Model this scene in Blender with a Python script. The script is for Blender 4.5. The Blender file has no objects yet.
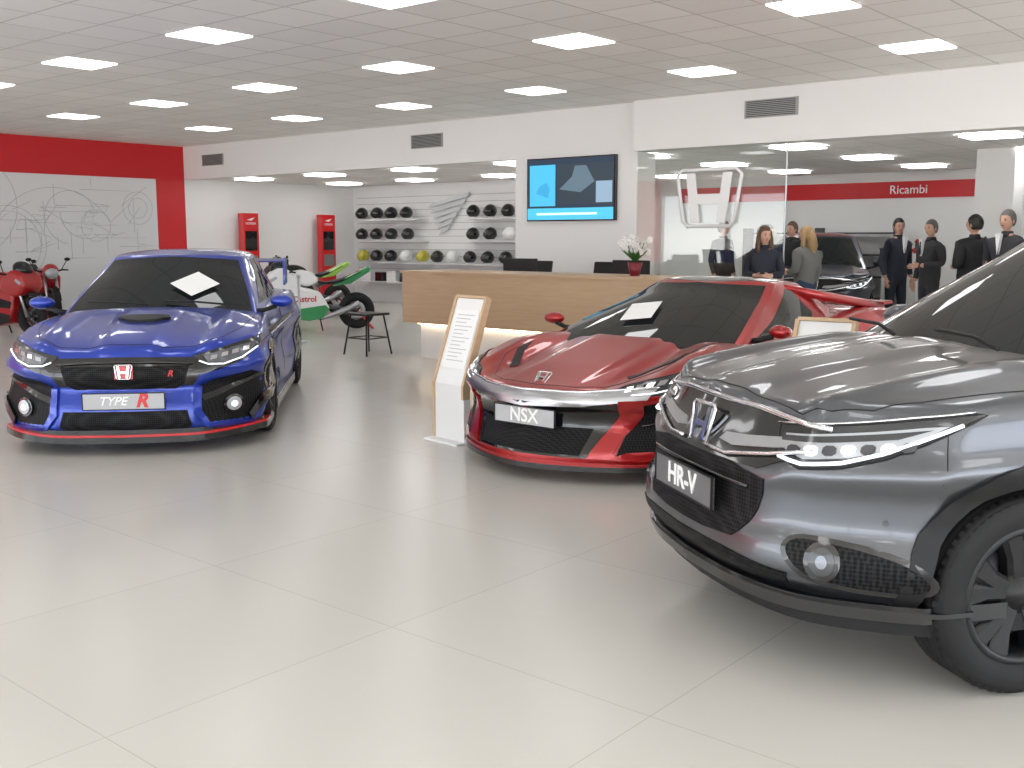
import bpy, bmesh, math, random
from mathutils import Vector, Matrix, Euler
from mathutils.bvhtree import BVHTree
random.seed(4)
sc=bpy.context.scene
COL=sc.collection
try:
    sc.view_settings.view_transform='Standard'
except Exception: pass
CH=1.52; CEIL=3.37; AN=2.72
TH=math.radians(40.17)
FW=(math.cos(TH),math.sin(TH)); RT=(math.sin(TH),-math.cos(TH))
def G(cx,cd): return (RT[0]*cx+FW[0]*cd, RT[1]*cx+FW[1]*cd)
def GA(cx,cd):
    x,y=G(cx,cd); return math.atan2(y,x)
# ---------------------------------------------------------------- materials
def mat(name,col,rough=.5,metal=0,coat=0,emis=0,spec=None,ecol=None):
    m=bpy.data.materials.get(name)
    if m: return m
    m=bpy.data.materials.new(name); m.use_nodes=True
    b=m.node_tree.nodes['Principled BSDF']
    b.inputs['Base Color'].default_value=(*col,1)
    b.inputs['Roughness'].default_value=rough
    b.inputs['Metallic'].default_value=metal
    b.inputs['Coat Weight'].default_value=coat
    b.inputs['Coat Roughness'].default_value=.03
    if spec is not None: b.inputs['Specular IOR Level'].default_value=spec
    if emis:
        b.inputs['Emission Color'].default_value=(*(ecol or col),1)
        b.inputs['Emission Strength'].default_value=emis
    return m
def brick(m,w,h,mort,c1,c2,cm,shift=(0,0),rot=None,bump=0):
    nt=m.node_tree; b=nt.nodes['Principled BSDF']
    tc=nt.nodes.new('ShaderNodeTexCoord'); mp=nt.nodes.new('ShaderNodeMapping')
    mp.inputs['Location'].default_value=(-shift[0],-shift[1],0)
    if rot: mp.inputs['Rotation'].default_value=rot
    br=nt.nodes.new('ShaderNodeTexBrick'); br.offset=0; br.squash=1
    br.inputs['Scale'].default_value=1
    br.inputs['Brick Width'].default_value=w; br.inputs['Row Height'].default_value=h
    br.inputs['Mortar Size'].default_value=mort; br.inputs['Mortar Smooth'].default_value=.1
    br.inputs['Color1'].default_value=(*c1,1); br.inputs['Color2'].default_value=(*c2,1); br.inputs['Mortar'].default_value=(*cm,1)
    nt.links.new(tc.outputs['Object'],mp.inputs[0]); nt.links.new(mp.outputs[0],br.inputs['Vector'])
    nt.links.new(br.outputs['Color'],b.inputs['Base Color'])
    return br
M_floor=mat('floor_tile',(.6,.58,.54),.23,spec=.45)
brick(M_floor,1.2,1.2,.0025,(.555,.54,.505),(.54,.525,.49),(.44,.43,.40),(.3,.5))
M_ceil=mat('ceiling_tile',(.7,.7,.68),.9)
brick(M_ceil,.6,.6,.010,(.94,.925,.89),(.87,.855,.82),(.64,.625,.59),(.12,.47))
M_wall=mat('white_wall',(.79,.785,.775),.7)
M_red=mat('red_wall',(.58,.010,.016),.5)
M_panel=mat('light_panel',(1,1,1),.5,emis=5)
M_panel2=mat('annex_light_panel',(1,1,1),.5,emis=10)
M_white=mat('white_gloss',(.8,.8,.8),.3)
M_paper=mat('paper',(.85,.85,.85),.6)
M_black=mat('black_plastic',(.010,.010,.011),.45,spec=.3)
M_gblack=mat('gloss_black',(.006,.006,.007),.12,coat=.6)
M_rubber=mat('tyre_rubber',(.014,.014,.015),.7,spec=.3)
M_rimblk=mat('rim_black',(.008,.008,.009),.4,spec=.4)
M_chrome=mat('chrome',(.75,.76,.78),.12,1)
M_satin=mat('satin_silver',(.45,.46,.48),.3,1)
M_dsteel=mat('dark_steel',(.09,.09,.1),.35,.8)
M_disc=mat('brake_steel',(.05,.05,.055),.45,.7)
M_glassdk=mat('car_glass',(.010,.013,.014),.03,spec=.45)
M_led=mat('led_white',(.9,.95,1),.2,emis=.9)
M_lens=mat('lamp_lens',(.40,.42,.45),.35,.35,coat=.4)
M_lensd=mat('lamp_dark',(.03,.032,.035),.15,coat=.5)
M_lampmid=mat('lamp_mid',(.16,.17,.19),.25,.7,coat=.5)
M_sheet=mat('sheet_white',(.9,.9,.9),.5)
M_redp=mat('red_paint_small',(.6,.01,.012),.3,coat=.5)
M_redk=mat('red_paint_dark',(.36,.008,.010),.3,coat=.6)
M_grille=mat('grille_mesh',(.01,.01,.01),.5,spec=.15)
def grille_nodes(m,scale):
    nt=m.node_tree; b=nt.nodes['Principled BSDF']
    tc=nt.nodes.new('ShaderNodeTexCoord'); vo=nt.nodes.new('ShaderNodeTexVoronoi'); vo.inputs['Scale'].default_value=scale
    vo.inputs['Randomness'].default_value=.12
    cr=nt.nodes.new('ShaderNodeValToRGB'); cr.color_ramp.elements[0].position=.35; cr.color_ramp.elements[0].color=(.001,.001,.001,1)
    cr.color_ramp.elements[1].position=.65; cr.color_ramp.elements[1].color=(.018,.018,.02,1)
    nt.links.new(tc.outputs['Object'],vo.inputs['Vector']); nt.links.new(vo.outputs['Distance'],cr.inputs[0]); nt.links.new(cr.outputs[0],b.inputs['Base Color'])
    bp=nt.nodes.new('ShaderNodeBump'); bp.inputs['Strength'].default_value=.25; bp.inputs['Distance'].default_value=.003
    nt.links.new(vo.outputs['Distance'],bp.inputs['Height']); nt.links.new(bp.outputs[0],b.inputs['Normal'])
grille_nodes(M_grille,70)
M_wood=mat('oak_wood',(.5,.32,.17),.45)
def wood_nodes(m,c1,c2):
    nt=m.node_tree; b=nt.nodes['Principled BSDF']
    tc=nt.nodes.new('ShaderNodeTexCoord'); mp=nt.nodes.new('ShaderNodeMapping'); mp.inputs['Scale'].default_value=(1,1.2,14)
    no=nt.nodes.new('ShaderNodeTexNoise'); no.inputs['Scale'].default_value=2.2; no.inputs['Detail'].default_value=6
    cr=nt.nodes.new('ShaderNodeValToRGB'); cr.color_ramp.elements[0].color=(*c1,1); cr.color_ramp.elements[1].color=(*c2,1)
    cr.color_ramp.elements[0].position=.3; cr.color_ramp.elements[1].position=.7
    nt.links.new(tc.outputs['Object'],mp.inputs[0]); nt.links.new(mp.outputs[0],no.inputs['Vector']); nt.links.new(no.outputs[0],cr.inputs[0]); nt.links.new(cr.outputs[0],b.inputs['Base Color'])
wood_nodes(M_wood,(.53,.36,.215),(.58,.415,.26))
def paint(name,col,metal=.5,rough=.3):
    m=mat(name,col,rough,metal,coat=.85)
    return m
M_blue=paint('blue_paint',(.008,.040,.38),.4,.32)
M_cred=paint('crimson_paint',(.38,.006,.008),.5,.30)
M_grey=paint('grey_paint',(.108,.115,.13),.85,.30)
M_grey2=paint('slate_paint',(.05,.06,.08),.6,.33)
M_glass=bpy.data.materials.new('clear_glass'); M_glass.use_nodes=True
nt=M_glass.node_tree; nt.nodes.clear()
o=nt.nodes.new('ShaderNodeOutputMaterial'); mx=nt.nodes.new('ShaderNodeMixShader'); tr=nt.nodes.new('ShaderNodeBsdfTransparent'); gl=nt.nodes.new('ShaderNodeBsdfGlossy')
gl.inputs['Roughness'].default_value=.02; tr.inputs[0].default_value=(.95,.97,.96,1); mx.inputs[0].default_value=.06
nt.links.new(tr.outputs[0],mx.inputs[1]); nt.links.new(gl.outputs[0],mx.inputs[2]); nt.links.new(mx.outputs[0],o.inputs[0])
# ---------------------------------------------------------------- helpers
def empty(name,loc=(0,0,0),ang=0):
    e=bpy.data.objects.new(name,None); e.location=loc; e.rotation_euler=(0,0,ang); e.empty_display_size=.1; COL.objects.link(e); return e
def mesh_obj(name,verts,faces,m=None,parent=None,smooth=False,loc=None,rot=None):
    me=bpy.data.meshes.new(name); me.from_pydata([tuple(v) for v in verts],[],faces)
    if m is not None:
        for mm in (m if isinstance(m,(list,tuple)) else [m]): me.materials.append(mm)
    if smooth: me.polygons.foreach_set('use_smooth',[True]*len(me.polygons))
    me.update()
    ob=bpy.data.objects.new(name,me); COL.objects.link(ob)
    if parent: ob.parent=parent
    if loc: ob.location=loc
    if rot: ob.rotation_euler=rot
    return ob
BF=[(0,3,2,1),(4,5,6,7),(0,1,5,4),(1,2,6,5),(2,3,7,6),(3,0,4,7)]
def boxv(c,s):
    x,y,z=c; a,b,d=s[0]/2,s[1]/2,s[2]/2
    return [(x-a,y-b,z-d),(x+a,y-b,z-d),(x+a,y+b,z-d),(x-a,y+b,z-d),(x-a,y-b,z+d),(x+a,y-b,z+d),(x+a,y+b,z+d),(x-a,y+b,z+d)]
def boxes(name,lst,m,parent=None,bevel=0,loc=None,rot=None):
    V=[];F=[]
    for c,s in lst:
        n=len(V); V+=boxv(c,s); F+=[tuple(i+n for i in f) for f in BF]
    ob=mesh_obj(name,V,F,m,parent,loc=loc,rot=rot)
    if bevel:
        b=ob.modifiers.new('b','BEVEL'); b.width=bevel; b.segments=2
    return ob
def box(name,c,s,m,parent=None,bevel=0,rot=None):
    return boxes(name,[((0,0,0),s)],m,parent,bevel,loc=c,rot=rot)
def tube(name,pts,r,m,parent=None,seg=8,closed=False):
    P=[Vector(p) for p in pts]; n=len(P); V=[];F=[]
    R=r if isinstance(r,(list,tuple)) else [r]*n
    up=None
    for i,p in enumerate(P):
        if closed: d=(P[(i+1)%n]-P[i-1])
        else: d=(P[min(i+1,n-1)]-P[max(i-1,0)])
        if d.length<1e-9: d=Vector((0,0,1))
        d.normalize()
        if up is None: up=Vector((0,0,1)) if abs(d.z)<.9 else Vector((1,0,0))
        a=d.cross(up)
        if a.length<1e-4: a=d.orthogonal()
        a.normalize(); b=a.cross(d).normalized(); up=b
        for k in range(seg):
            t=2*math.pi*k/seg; V.append(p+(a*math.cos(t)+b*math.sin(t))*R[i])
    m_=n if closed else n-1
    for i in range(m_):
        for k in range(seg):
            j=(i+1)%n
            F.append((i*seg+k,i*seg+(k+1)%seg,j*seg+(k+1)%seg,j*seg+k))
    if not closed:
        F.append(tuple(range(seg))[::-1]); F.append(tuple((n-1)*seg+k for k in range(seg)))
    return mesh_obj(name,V,F,m,parent,smooth=True)
def lathe(name,prof,m,parent=None,seg=40,axis='z',loc=None,rot=None,closed=False):
    V=[];F=[];n=len(prof)
    for k in range(seg):
        t=2*math.pi*k/seg
        for r,h in prof:
            if axis=='z': V.append((r*math.cos(t),r*math.sin(t),h))
            else: V.append((r*math.cos(t),h,r*math.sin(t)))
    for k in range(seg):
        k2=(k+1)%seg
        for i in range(n if closed else n-1):
            j=(i+1)%n
            F.append((k*n+i,k2*n+i,k2*n+j,k*n+j))
    return mesh_obj(name,V,F,m,parent,smooth=True,loc=loc,rot=rot)
def ell(name,c,s,m,parent=None,rot=None,seg=16,rings=10):
    V=[];F=[]
    V.append((0,0,s[2]))
    for i in range(1,rings):
        a=math.pi*i/rings
        for k in range(seg):
            t=2*math.pi*k/seg; V.append((s[0]*math.sin(a)*math.cos(t),s[1]*math.sin(a)*math.sin(t),s[2]*math.cos(a)))
    V.append((0,0,-s[2])); L=len(V)-1
    for k in range(seg): F.append((0,1+k,1+(k+1)%seg)); F.append((L,L-seg+(k+1)%seg,L-seg+k))
    for i in range(rings-2):
        for k in range(seg):
            a=1+i*seg+k;b=1+i*seg+(k+1)%seg; F.append((a,a+seg,b+seg,b))
    return mesh_obj(name,V,F,m,parent,smooth=True,loc=c,rot=rot)
def prism(name,poly,y0,y1,m,parent=None,plane='xz',bevel=0,loc=None,rot=None,seg=2):
    n=len(poly); V=[]
    for h in (y0,y1):
        for a,b in poly:
            V.append((a,h,b) if plane=='xz' else ((a,b,h) if plane=='xy' else (h,a,b)))
    F=[tuple(range(n)),tuple(range(2*n-1,n-1,-1))]+[(i,i+n,(i+1)%n+n,(i+1)%n) for i in range(n)]
    ob=mesh_obj(name,V,F,m,parent,loc=loc,rot=rot)
    bm=bmesh.new(); bm.from_mesh(ob.data); bmesh.ops.recalc_face_normals(bm,faces=bm.faces); bm.to_mesh(ob.data); bm.free()
    if bevel:
        b=ob.modifiers.new('b','BEVEL'); b.width=bevel; b.segments=seg; b.limit_method='ANGLE'
    return ob
def text(name,s,size,m,parent=None,loc=(0,0,0),rot=None,mw=None,ext=.002,shear=0,bold=0):
    c=bpy.data.curves.new(name,'FONT'); c.body=s; c.size=size; c.align_x='CENTER'; c.align_y='CENTER'; c.extrude=ext; c.shear=shear; c.offset=bold
    c.materials.append(m)
    ob=bpy.data.objects.new(name,c); COL.objects.link(ob)
    if parent: ob.parent=parent
    if mw is not None: ob.matrix_local=mw
    else:
        ob.location=loc
        if rot: ob.rotation_euler=rot
    return ob
def frame(loc,n):
    n=Vector(n).normalized(); x=Vector((0,0,1)).cross(n)
    x.normalize(); y=n.cross(x)
    M=Matrix((x,y,n)).transposed().to_4x4(); M.translation=Vector(loc); return M
def interp(tab):
    tab=sorted(tab); X=[t[0] for t in tab]; Y=[t[1] for t in tab]; n=len(X)
    if n==1: return lambda x:Y[0]
    d=[(Y[i+1]-Y[i])/(X[i+1]-X[i]) for i in range(n-1)]
    m=[d[0]]+[0 if d[i-1]*d[i]<=0 else 2*d[i-1]*d[i]/(d[i-1]+d[i]) for i in range(1,n-1)]+[d[-1]]
    def f(x):
        if x<=X[0]: return Y[0]
        if x>=X[-1]: return Y[-1]
        i=0
        while x>X[i+1]: i+=1
        h=X[i+1]-X[i]; t=(x-X[i])/h
        return (2*t**3-3*t*t+1)*Y[i]+(t**3-2*t*t+t)*h*m[i]+(-2*t**3+3*t*t)*Y[i+1]+(t**3-t*t)*h*m[i+1]
    return f
def gauss(x,s): return math.exp(-(x/s)**2)
def sstep(a,b,x):
    t=min(1,max(0,(x-a)/(b-a))); return t*t*(3-2*t)
def rnd(poly,n=2,k=.25):
    for _ in range(n):
        q=[]
        for i in range(len(poly)):
            a=poly[i]; b=poly[(i+1)%len(poly)]
            q.append((a[0]*(1-k)+b[0]*k,a[1]*(1-k)+b[1]*k)); q.append((a[0]*k+b[0]*(1-k),a[1]*k+b[1]*(1-k)))
        poly=q
    return poly
def tess(poly,cell):
    bm=bmesh.new()
    vs=[bm.verts.new((a,b,0)) for a,b in poly]; bm.faces.new(vs)
    bmesh.ops.triangulate(bm,faces=bm.faces[:])
    for ax in (0,1):
        lo=min(p[ax] for p in poly); hi=max(p[ax] for p in poly); c=lo+cell
        while c<hi-1e-5:
            co=[0,0,0]; no=[0,0,0]; co[ax]=c; no[ax]=1
            bmesh.ops.bisect_plane(bm,geom=bm.verts[:]+bm.edges[:]+bm.faces[:],plane_co=co,plane_no=no)
            c+=cell
    bmesh.ops.remove_doubles(bm,verts=bm.verts,dist=1e-5)
    bm.verts.index_update()
    V=[(v.co.x,v.co.y) for v in bm.verts]; F=[tuple(v.index for v in f.verts) for f in bm.faces]
    B=[(e.verts[0].index,e.verts[1].index) for e in bm.edges if len(e.link_faces)==1]
    bm.free(); return V,F,B
def boxsurf(F,nx,ny,nz):
    idx={};V=[];Q=[]
    def vid(i,j,k):
        key=(i,j,k)
        if key not in idx:
            idx[key]=len(V)
            V.append(F(i/nx,-1+2*j/ny,k/nz))
        return idx[key]
    for i in range(nx):
        for j in range(ny):
            Q.append((vid(i,j,0),vid(i,j+1,0),vid(i+1,j+1,0),vid(i+1,j,0)))
            Q.append((vid(i,j,nz),vid(i+1,j,nz),vid(i+1,j+1,nz),vid(i,j+1,nz)))
    for i in range(nx):
        for k in range(nz):
            Q.append((vid(i,0,k),vid(i+1,0,k),vid(i+1,0,k+1),vid(i,0,k+1)))
            Q.append((vid(i,ny,k),vid(i,ny,k+1),vid(i+1,ny,k+1),vid(i+1,ny,k)))
    for j in range(ny):
        for k in range(nz):
            Q.append((vid(0,j,k),vid(0,j,k+1),vid(0,j+1,k+1),vid(0,j+1,k)))
            Q.append((vid(nx,j,k),vid(nx,j+1,k),vid(nx,j+1,k+1),vid(nx,j,k+1)))
    bm=bmesh.new(); vs=[bm.verts.new(v) for v in V]
    for q in Q:
        try: bm.faces.new([vs[a] for a in q])
        except Exception: pass
    bmesh.ops.recalc_face_normals(bm,faces=bm.faces)
    me=bpy.data.meshes.new('t'); bm.to_mesh(me); bm.free(); return me
def evalmesh(ob):
    dg=bpy.context.evaluated_depsgraph_get(); dg.update()
    return bpy.data.meshes.new_from_object(ob.evaluated_get(dg))
def disc(cx,cz,r): return [(cx+r*math.cos(t*math.pi/10),cz+r*math.sin(t*math.pi/10)) for t in range(20)]
# ---------------------------------------------------------------- wheels
def wheel(parent,c,side,R,w,rr,style):
    h=w/2; s=side
    e=empty('wheel',c); e.parent=parent
    pr=[(rr,-h*.8),(rr+.012,-h*.95),((rr+R)/2,-h*1.02),(R-.03,-h*.98),(R-.008,-h*.86)]
    ys=[-.62,-.56,-.5,-.2,-.14,-.08,.08,.14,.2,.5,.56,.62]
    for i,y in enumerate(ys): pr.append((R-(.010 if i%3==1 else 0),h*y))
    pr+=[(R-.008,h*.86),(R-.03,h*.98),((rr+R)/2,h*1.02),(rr+.012,h*.95),(rr,h*.8)]
    lathe('tyre',pr,M_rubber,e,56,'y')
    V=[];F=[]
    for k in range(60):
        a=2*math.pi*k/60
        for (r,y) in ((R-.001,h*.66),(R-.018,h*.93)):
            for da in (-.028,.028): V.append(((r+.003)*math.cos(a+da),s*y,(r+.003)*math.sin(a+da)))
        n=len(V)-4; F.append((n,n+1,n+3,n+2))
    mesh_obj('tread_blocks',V,F,M_black,e)
    rm={'black':M_rimblk,'silver':M_satin,'dark':M_dsteel}[style['col']]
    lathe('rim',[(rr+.004,s*h*.86),(rr-.008,s*h*.9),(rr-.02,s*h*.84),(rr-.03,s*h*.5),(rr-.035,-s*h*.7),(rr,-s*h*.82)],rm,e,56,'y')
    lathe('brake_disc',[(.0,s*h*.1),(rr*.72,s*h*.1),(rr*.72,s*h*.0),(0,s*h*.0)],M_disc,e,40,'y')
    lathe('hub',[(0,s*h*.74),(.03,s*h*.74),(.036,s*h*.66),(.075,s*h*.60),(.08,s*h*.1)],rm,e,24,'y')
    box('brake_caliper',(rr*.62,s*h*.22,.02),(.08,.06,.2),M_redp if style.get('red') else M_black,e,.015)
    V=[];F=[]
    n=style['n']; wd=style['w']; tw=style.get('twin',0)
    for k in range(n):
        for q in ((-tw,tw) if tw else (0,)):
            a=2*math.pi*k/n+.3
            a0=a+q*.5; a1=a+q
            r0=.05;r1=rr-.012; st=len(V)
            for (r,hw,yo,aa) in ((r0,wd*.75,.62,a0),(r1*.6,wd*.7,.70,(a0+a1)/2),(r1,wd*1.0,.80,a1)):
                for t,yy in ((-hw,yo-.12),(-hw*.6,yo),(hw*.6,yo),(hw,yo-.12),(hw,yo-.45),(-hw,yo-.45)):
                    V.append((r*math.cos(aa)-t*math.sin(aa),s*h*yy,r*math.sin(aa)+t*math.cos(aa)))
            for L in (0,1):
                for i in range(6):
                    b=st+L*6; F.append((b+i,b+(i+1)%6,b+6+(i+1)%6,b+6+i))
    mesh_obj('spokes',V,F,rm,e)
    return e
# ---------------------------------------------------------------- car
class Car:
    def __init__(s,name,P,pos,ang):
        s.P=P; s.E=empty(name,(pos[0],pos[1],0),ang); hl=P['L']/2; s.hl=hl
        T=interp(P['T']);S=interp(P['S']);W=interp(P['W']);sec=interp(P['sec']);nose=interp(P['nose']);plan=interp(P['plan'])
        rn=interp(P['rnose']);rp=interp(P['rplan']);zb=interp(P['zb']);q=P.get('q',3)
        ex=P.get('extra',lambda x,v:0); fl=P.get('flare',.03); fx=P.get('fx',lambda v,w:0)
        axs=P['ax']
        def F(u,v,w):
            av=abs(v)
            xf=hl-nose(w)-plan(av)-fx(av,w); xr=-hl+rn(w)+rp(av)
            x=xf+(xr-xf)*u
            bump=sum(gauss(x-a,.40) for a in axs)
            ww=W(x)*sec(w)+fl*bump*math.sin(math.pi*min(1,max(0,w*.95)))*1.0
            y=v*ww
            zt=T(x)+(S(x)-T(x))*av**q+ex(x,v)
            z=zb(x)+(zt-zb(x))*w
            return (x,y,z)
        s.F=F
        def sub(me,m,name):
            ob=bpy.data.objects.new(name,me); COL.objects.link(ob); me.materials.append(m)
            md=ob.modifiers.new('s','SUBSURF'); md.levels=1; md.render_levels=1
            m2=evalmesh(ob); ob.modifiers.clear(); ob.data=m2
            m2.polygons.foreach_set('use_smooth',[True]*len(m2.polygons))
            return ob
        body=sub(boxsurf(F,90,44,26),P['paint'],'body_shell'); s.body=body
        g=P['G']; R=interp(g['R']); WG=interp(g['WG'])
        def FG(u,v,w):
            av=abs(v)
            xf=g['x0']+(g['x1']-g['x0'])*w+g.get('bow',.03)*4*w*(1-w)-g['c']*av**2.4
            xr=g['r0']+(g['r1']-g['r0'])*w-g.get('rbow',.04)*4*w*(1-w)+g['rc']*av**2.4
            x=xf+(xr-xf)*u
            y=v*(g['b0']+(g['b1']-g['b0'])*w**1.25)*WG(x)
            zt=R(x)-g['cr']*av**3
            return (x,y,g['z']+(zt-g['z'])*w)
        s.FG=FG
        gh=sub(boxsurf(FG,44,28,18),P.get('cabin',P['paint']),'cabin_shell')
        s.gh=gh
        V=[];Fc=[]
        for ob in (body,gh):
            n=len(V); V+=[v.co.copy() for v in ob.data.vertices]; Fc+=[tuple(i+n for i in p.vertices) for p in ob.data.polygons]
        s.bvh=BVHTree.FromPolygons(V,Fc)
        s.bg=BVHTree.FromPolygons([v.co.copy() for v in gh.data.vertices],[tuple(p.vertices) for p in gh.data.polygons])
        ar=P['arch']; R0=P['R']
        body.data.materials.append(M_black)
        cz=P.get('cz',R0)
        for a in axs:
            V=[];Fc=[];seg=48
            for yy in (-1.3,-P['ycut'],P['ycut'],1.3):
                for k in range(seg):
                    t=2*math.pi*k/seg; V.append((a+ar*math.cos(t),yy,cz+ar*math.sin(t)))
            for b in (0,2):
                for k in range(seg): Fc.append((b*seg+k,b*seg+(k+1)%seg,(b+1)*seg+(k+1)%seg,(b+1)*seg+k))
                Fc.append(tuple(b*seg+k for k in range(seg))[::-1]); Fc.append(tuple((b+1)*seg+k for k in range(seg)))
            cu=mesh_obj('cut',V,Fc)
            bm=bmesh.new(); bm.from_mesh(cu.data); bmesh.ops.recalc_face_normals(bm,faces=bm.faces); bm.to_mesh(cu.data); bm.free()
            md=body.modifiers.new('b','BOOLEAN'); md.object=cu; md.operation='DIFFERENCE'; md.solver='EXACT'
            m2=evalmesh(body); body.modifiers.clear(); body.data=m2
            bpy.data.objects.remove(cu)
        me=body.data
        if len(me.materials)<2: me.materials.append(M_black)
        for p in me.polygons:
            c=p.center
            p.material_index=0
            for a in axs:
                d=math.hypot(c.x-a,c.z-cz)
                if d<ar+.002 and abs(c.y)>P['ycut']-.01:
                    p.material_index=1; p.use_smooth=False
        for ob in (body,gh): ob.parent=s.E
        for a in axs:
            for sd in (1,-1):
                wheel(s.E,(a,sd*(P['track']-P['ww']/2),R0),sd,R0,P['ww'],P['rr'],P['wstyle'])
    def mapper(s,mode,side=1,beta=45):
        if mode=='F':
            return lambda a,b: s._r((5,a*side,b),(-1,0,0))
        if mode=='L':
            return lambda a,b: s._r((a,4*side,b),(0,-side,0))
        if mode=='T':
            return lambda a,b: s._r((a,b*side,4),(0,0,-1))
        if mode=='D':
            bt=math.radians(beta); dx,dy=math.cos(bt),math.sin(bt)
            return lambda a,b: s._r((-dy*a+dx*6,(dx*a+dy*6)*side,b),(-dx,-dy*side,0))
        if mode=='GF':
            return lambda a,b: s._n(s.FG(0,a*side,b))
        if mode=='GS':
            return lambda a,b: s._n(s.FG(a,side,b))
        if mode=='GR':
            return lambda a,b: s._n(s.FG(1,a*side,b))
        if mode=='GT':
            return lambda a,b: s._n(s.FG(a,b*side,1))
    def _r(s,o,d):
        h=s.bvh.ray_cast(Vector(o),Vector(d))
        if h[0] is None:
            o=Vector(o); d=Vector(d); q=o+d*(-(o.dot(d)))
            h=s.bvh.find_nearest(q)
        return h[0],h[1]
    def _n(s,p):
        h=s.bg.find_nearest(Vector(p)); return h[0],h[1]
    def sheet(s,name,v,w,wd,ht,rot=0,off=.03):
        """flat paper card resting against the windscreen"""
        p,n=s._n(s.FG(0,v,w)); M=frame(p+n*off,n)@Matrix.Rotation(rot,4,'Z')
        ob=boxes(name,[((0,0,0),(wd,ht,.004))],M_sheet,s.E); ob.matrix_local=M
    def patch(s,name,poly,mode,m,off=.004,th=.01,cell=.04,side=0,beta=45,r=0,k=.25,edge=None):
        if r: poly=rnd(poly,r,k)
        V2,F,B=tess(poly,cell)
        for sd in ((1,-1) if side==0 else (side,)):
            f=s.mapper(mode,sd,beta); V=[];N=[]
            for a,b in V2:
                p,n=f(a,b); V.append(p+n*off); N.append(n)
            FF=list(F)
            ring=sorted({i for e in B for i in e}); im={}
            for i in ring: im[i]=(len(V),len(V)+1); V.append(V[i].copy()); V.append(V[i]-N[i]*th)
            R=[(im[a][0],im[b][0],im[b][1],im[a][1]) for a,b in B]
            mesh_obj(name,V,FF+R,m,s.E,smooth=True)
        if edge: s.line(name+'_edge',poly+[poly[0]],mode,edge,M_black,side,beta,off=off*.6,step=cell)
    def line(s,name,pts,mode,r=.003,m=None,side=0,beta=45,off=0,step=.04):
        P=[]
        for i in range(len(pts)-1):
            a=pts[i];b=pts[i+1]; n=max(1,int(math.hypot(a[0]-b[0],a[1]-b[1])/step))
            for k in range(n): P.append((a[0]+(b[0]-a[0])*k/n,a[1]+(b[1]-a[1])*k/n))
        P.append(pts[-1])
        for sd in ((1,-1) if side==0 else (side,)):
            f=s.mapper(mode,sd,beta); Q=[]
            for a,b in P:
                p,n=f(a,b); Q.append(p+n*off)
            tube(name,Q,r,m or M_black,s.E,6)
    def band(s,name,z0,z1,w,out,inn,m,uend=.2,rise=0):
        path=[]
        n=14
        for i in range(n): path.append((uend*(1-i/n),1))
        for i in range(41): path.append((0,1-2*i/40))
        for i in range(1,n+1): path.append((uend*i/n,-1))
        P=[Vector(s.F(u,v,w)) for u,v in path]; V=[];F=[]
        for i,p in enumerate(P):
            d=P[min(i+1,len(P)-1)]-P[max(i-1,0)]; nrm=Vector((-d.y,d.x,0))
            nrm.normalize()
            if nrm.dot(Vector((p.x,p.y,0)))<0 : nrm=-nrm
            rz=rise*sstep(.5,1,abs(path[i][1]))
            for o,z in ((inn,z0),(out,z0),(out*1.0,z1),(inn,z1)):
                V.append((p.x+nrm.x*o,p.y+nrm.y*o,z+rz))
        for i in range(len(P)-1):
            for k in range(4): F.append((i*4+k,i*4+(k+1)%4,i*4+4+(k+1)%4,i*4+4+k))
        F.append((0,1,2,3)); e=(len(P)-1)*4; F.append((e,e+1,e+2,e+3))
        mesh_obj(name,V,F,m,s.E)
    def sill(s,z0,z1,y,x0,x1,m,t=.03):
        for sd in (1,-1): box('side_sill',((x0+x1)/2,sd*y,(z0+z1)/2),(abs(x1-x0),t*2,z1-z0),m,s.E,.01)
    def arch(s,w,m,off=.012,a0=-8,a1=188,R=None):
        cz=s.P.get('cz',s.P['R'])
        for a in s.P['ax']:
            ar=R or s.P['arch']; n=26; po=[]
            for i in range(n+1):
                t=math.radians(a0+(a1-a0)*i/n); po.append((a+(ar+w)*math.cos(t),cz+(ar+w)*math.sin(t)))
            for i in range(n,-1,-1):
                t=math.radians(a0+(a1-a0)*i/n); po.append((a+(ar-.004)*math.cos(t),cz+(ar-.004)*math.sin(t)))
            s.patch('wheel_arch_trim',po,'L',m,off,.03,.08)
    def plate(s,z,w,h,fn,m=None,tilt=0):
        p,n=s.mapper('F')(0,z)
        n=Vector((1,0,tilt)).normalized()
        M=frame(p+n*.03,n)
        ob=boxes('display_plate',[((0,0,0),(w,h,.012))],m or M_satin,s.E,.004); ob.matrix_local=M
        ob=boxes('plate_bracket',[((0,0,-.025),(w*.5,h*.6,.05))],M_black,s.E); ob.matrix_local=M
        ob=boxes('plate_border',[((0,h/2-.003,.004),(w,.006,.012)),((0,-h/2+.003,.004),(w,.006,.012)),((w/2-.003,0,.004),(.006,h,.012)),((-w/2+.003,0,.004),(.006,h,.012))],M_black,s.E); ob.matrix_local=M
        fn(s,M)
    def hbadge(s,z,sz,m,back=None,y=0,nn=None):
        p,n=s.mapper('F')(y,z); n=Vector(nn or (n.x,0,n.z*.5)).normalized()
        M=frame(p+n*.014,n)
        w=sz; h=sz*.82
        if back:
            ob=boxes('badge_back',[((0,0,0),(w*1.05,h*1.05,.008))],back,s.E,.003); ob.matrix_local=M
        t=w*.07
        pts=[(-w*.5,h*.42),(-w*.42,h*.5),(w*.42,h*.5),(w*.5,h*.42),(w*.38,-h*.45),(w*.3,-h*.5),(-w*.3,-h*.5),(-w*.38,-h*.45)]
        ob=tube('badge_frame',[(a,b,.010) for a,b in pts],t*.6,m,s.E,6,True); ob.matrix_local=M
        V=[];F=[]
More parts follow.
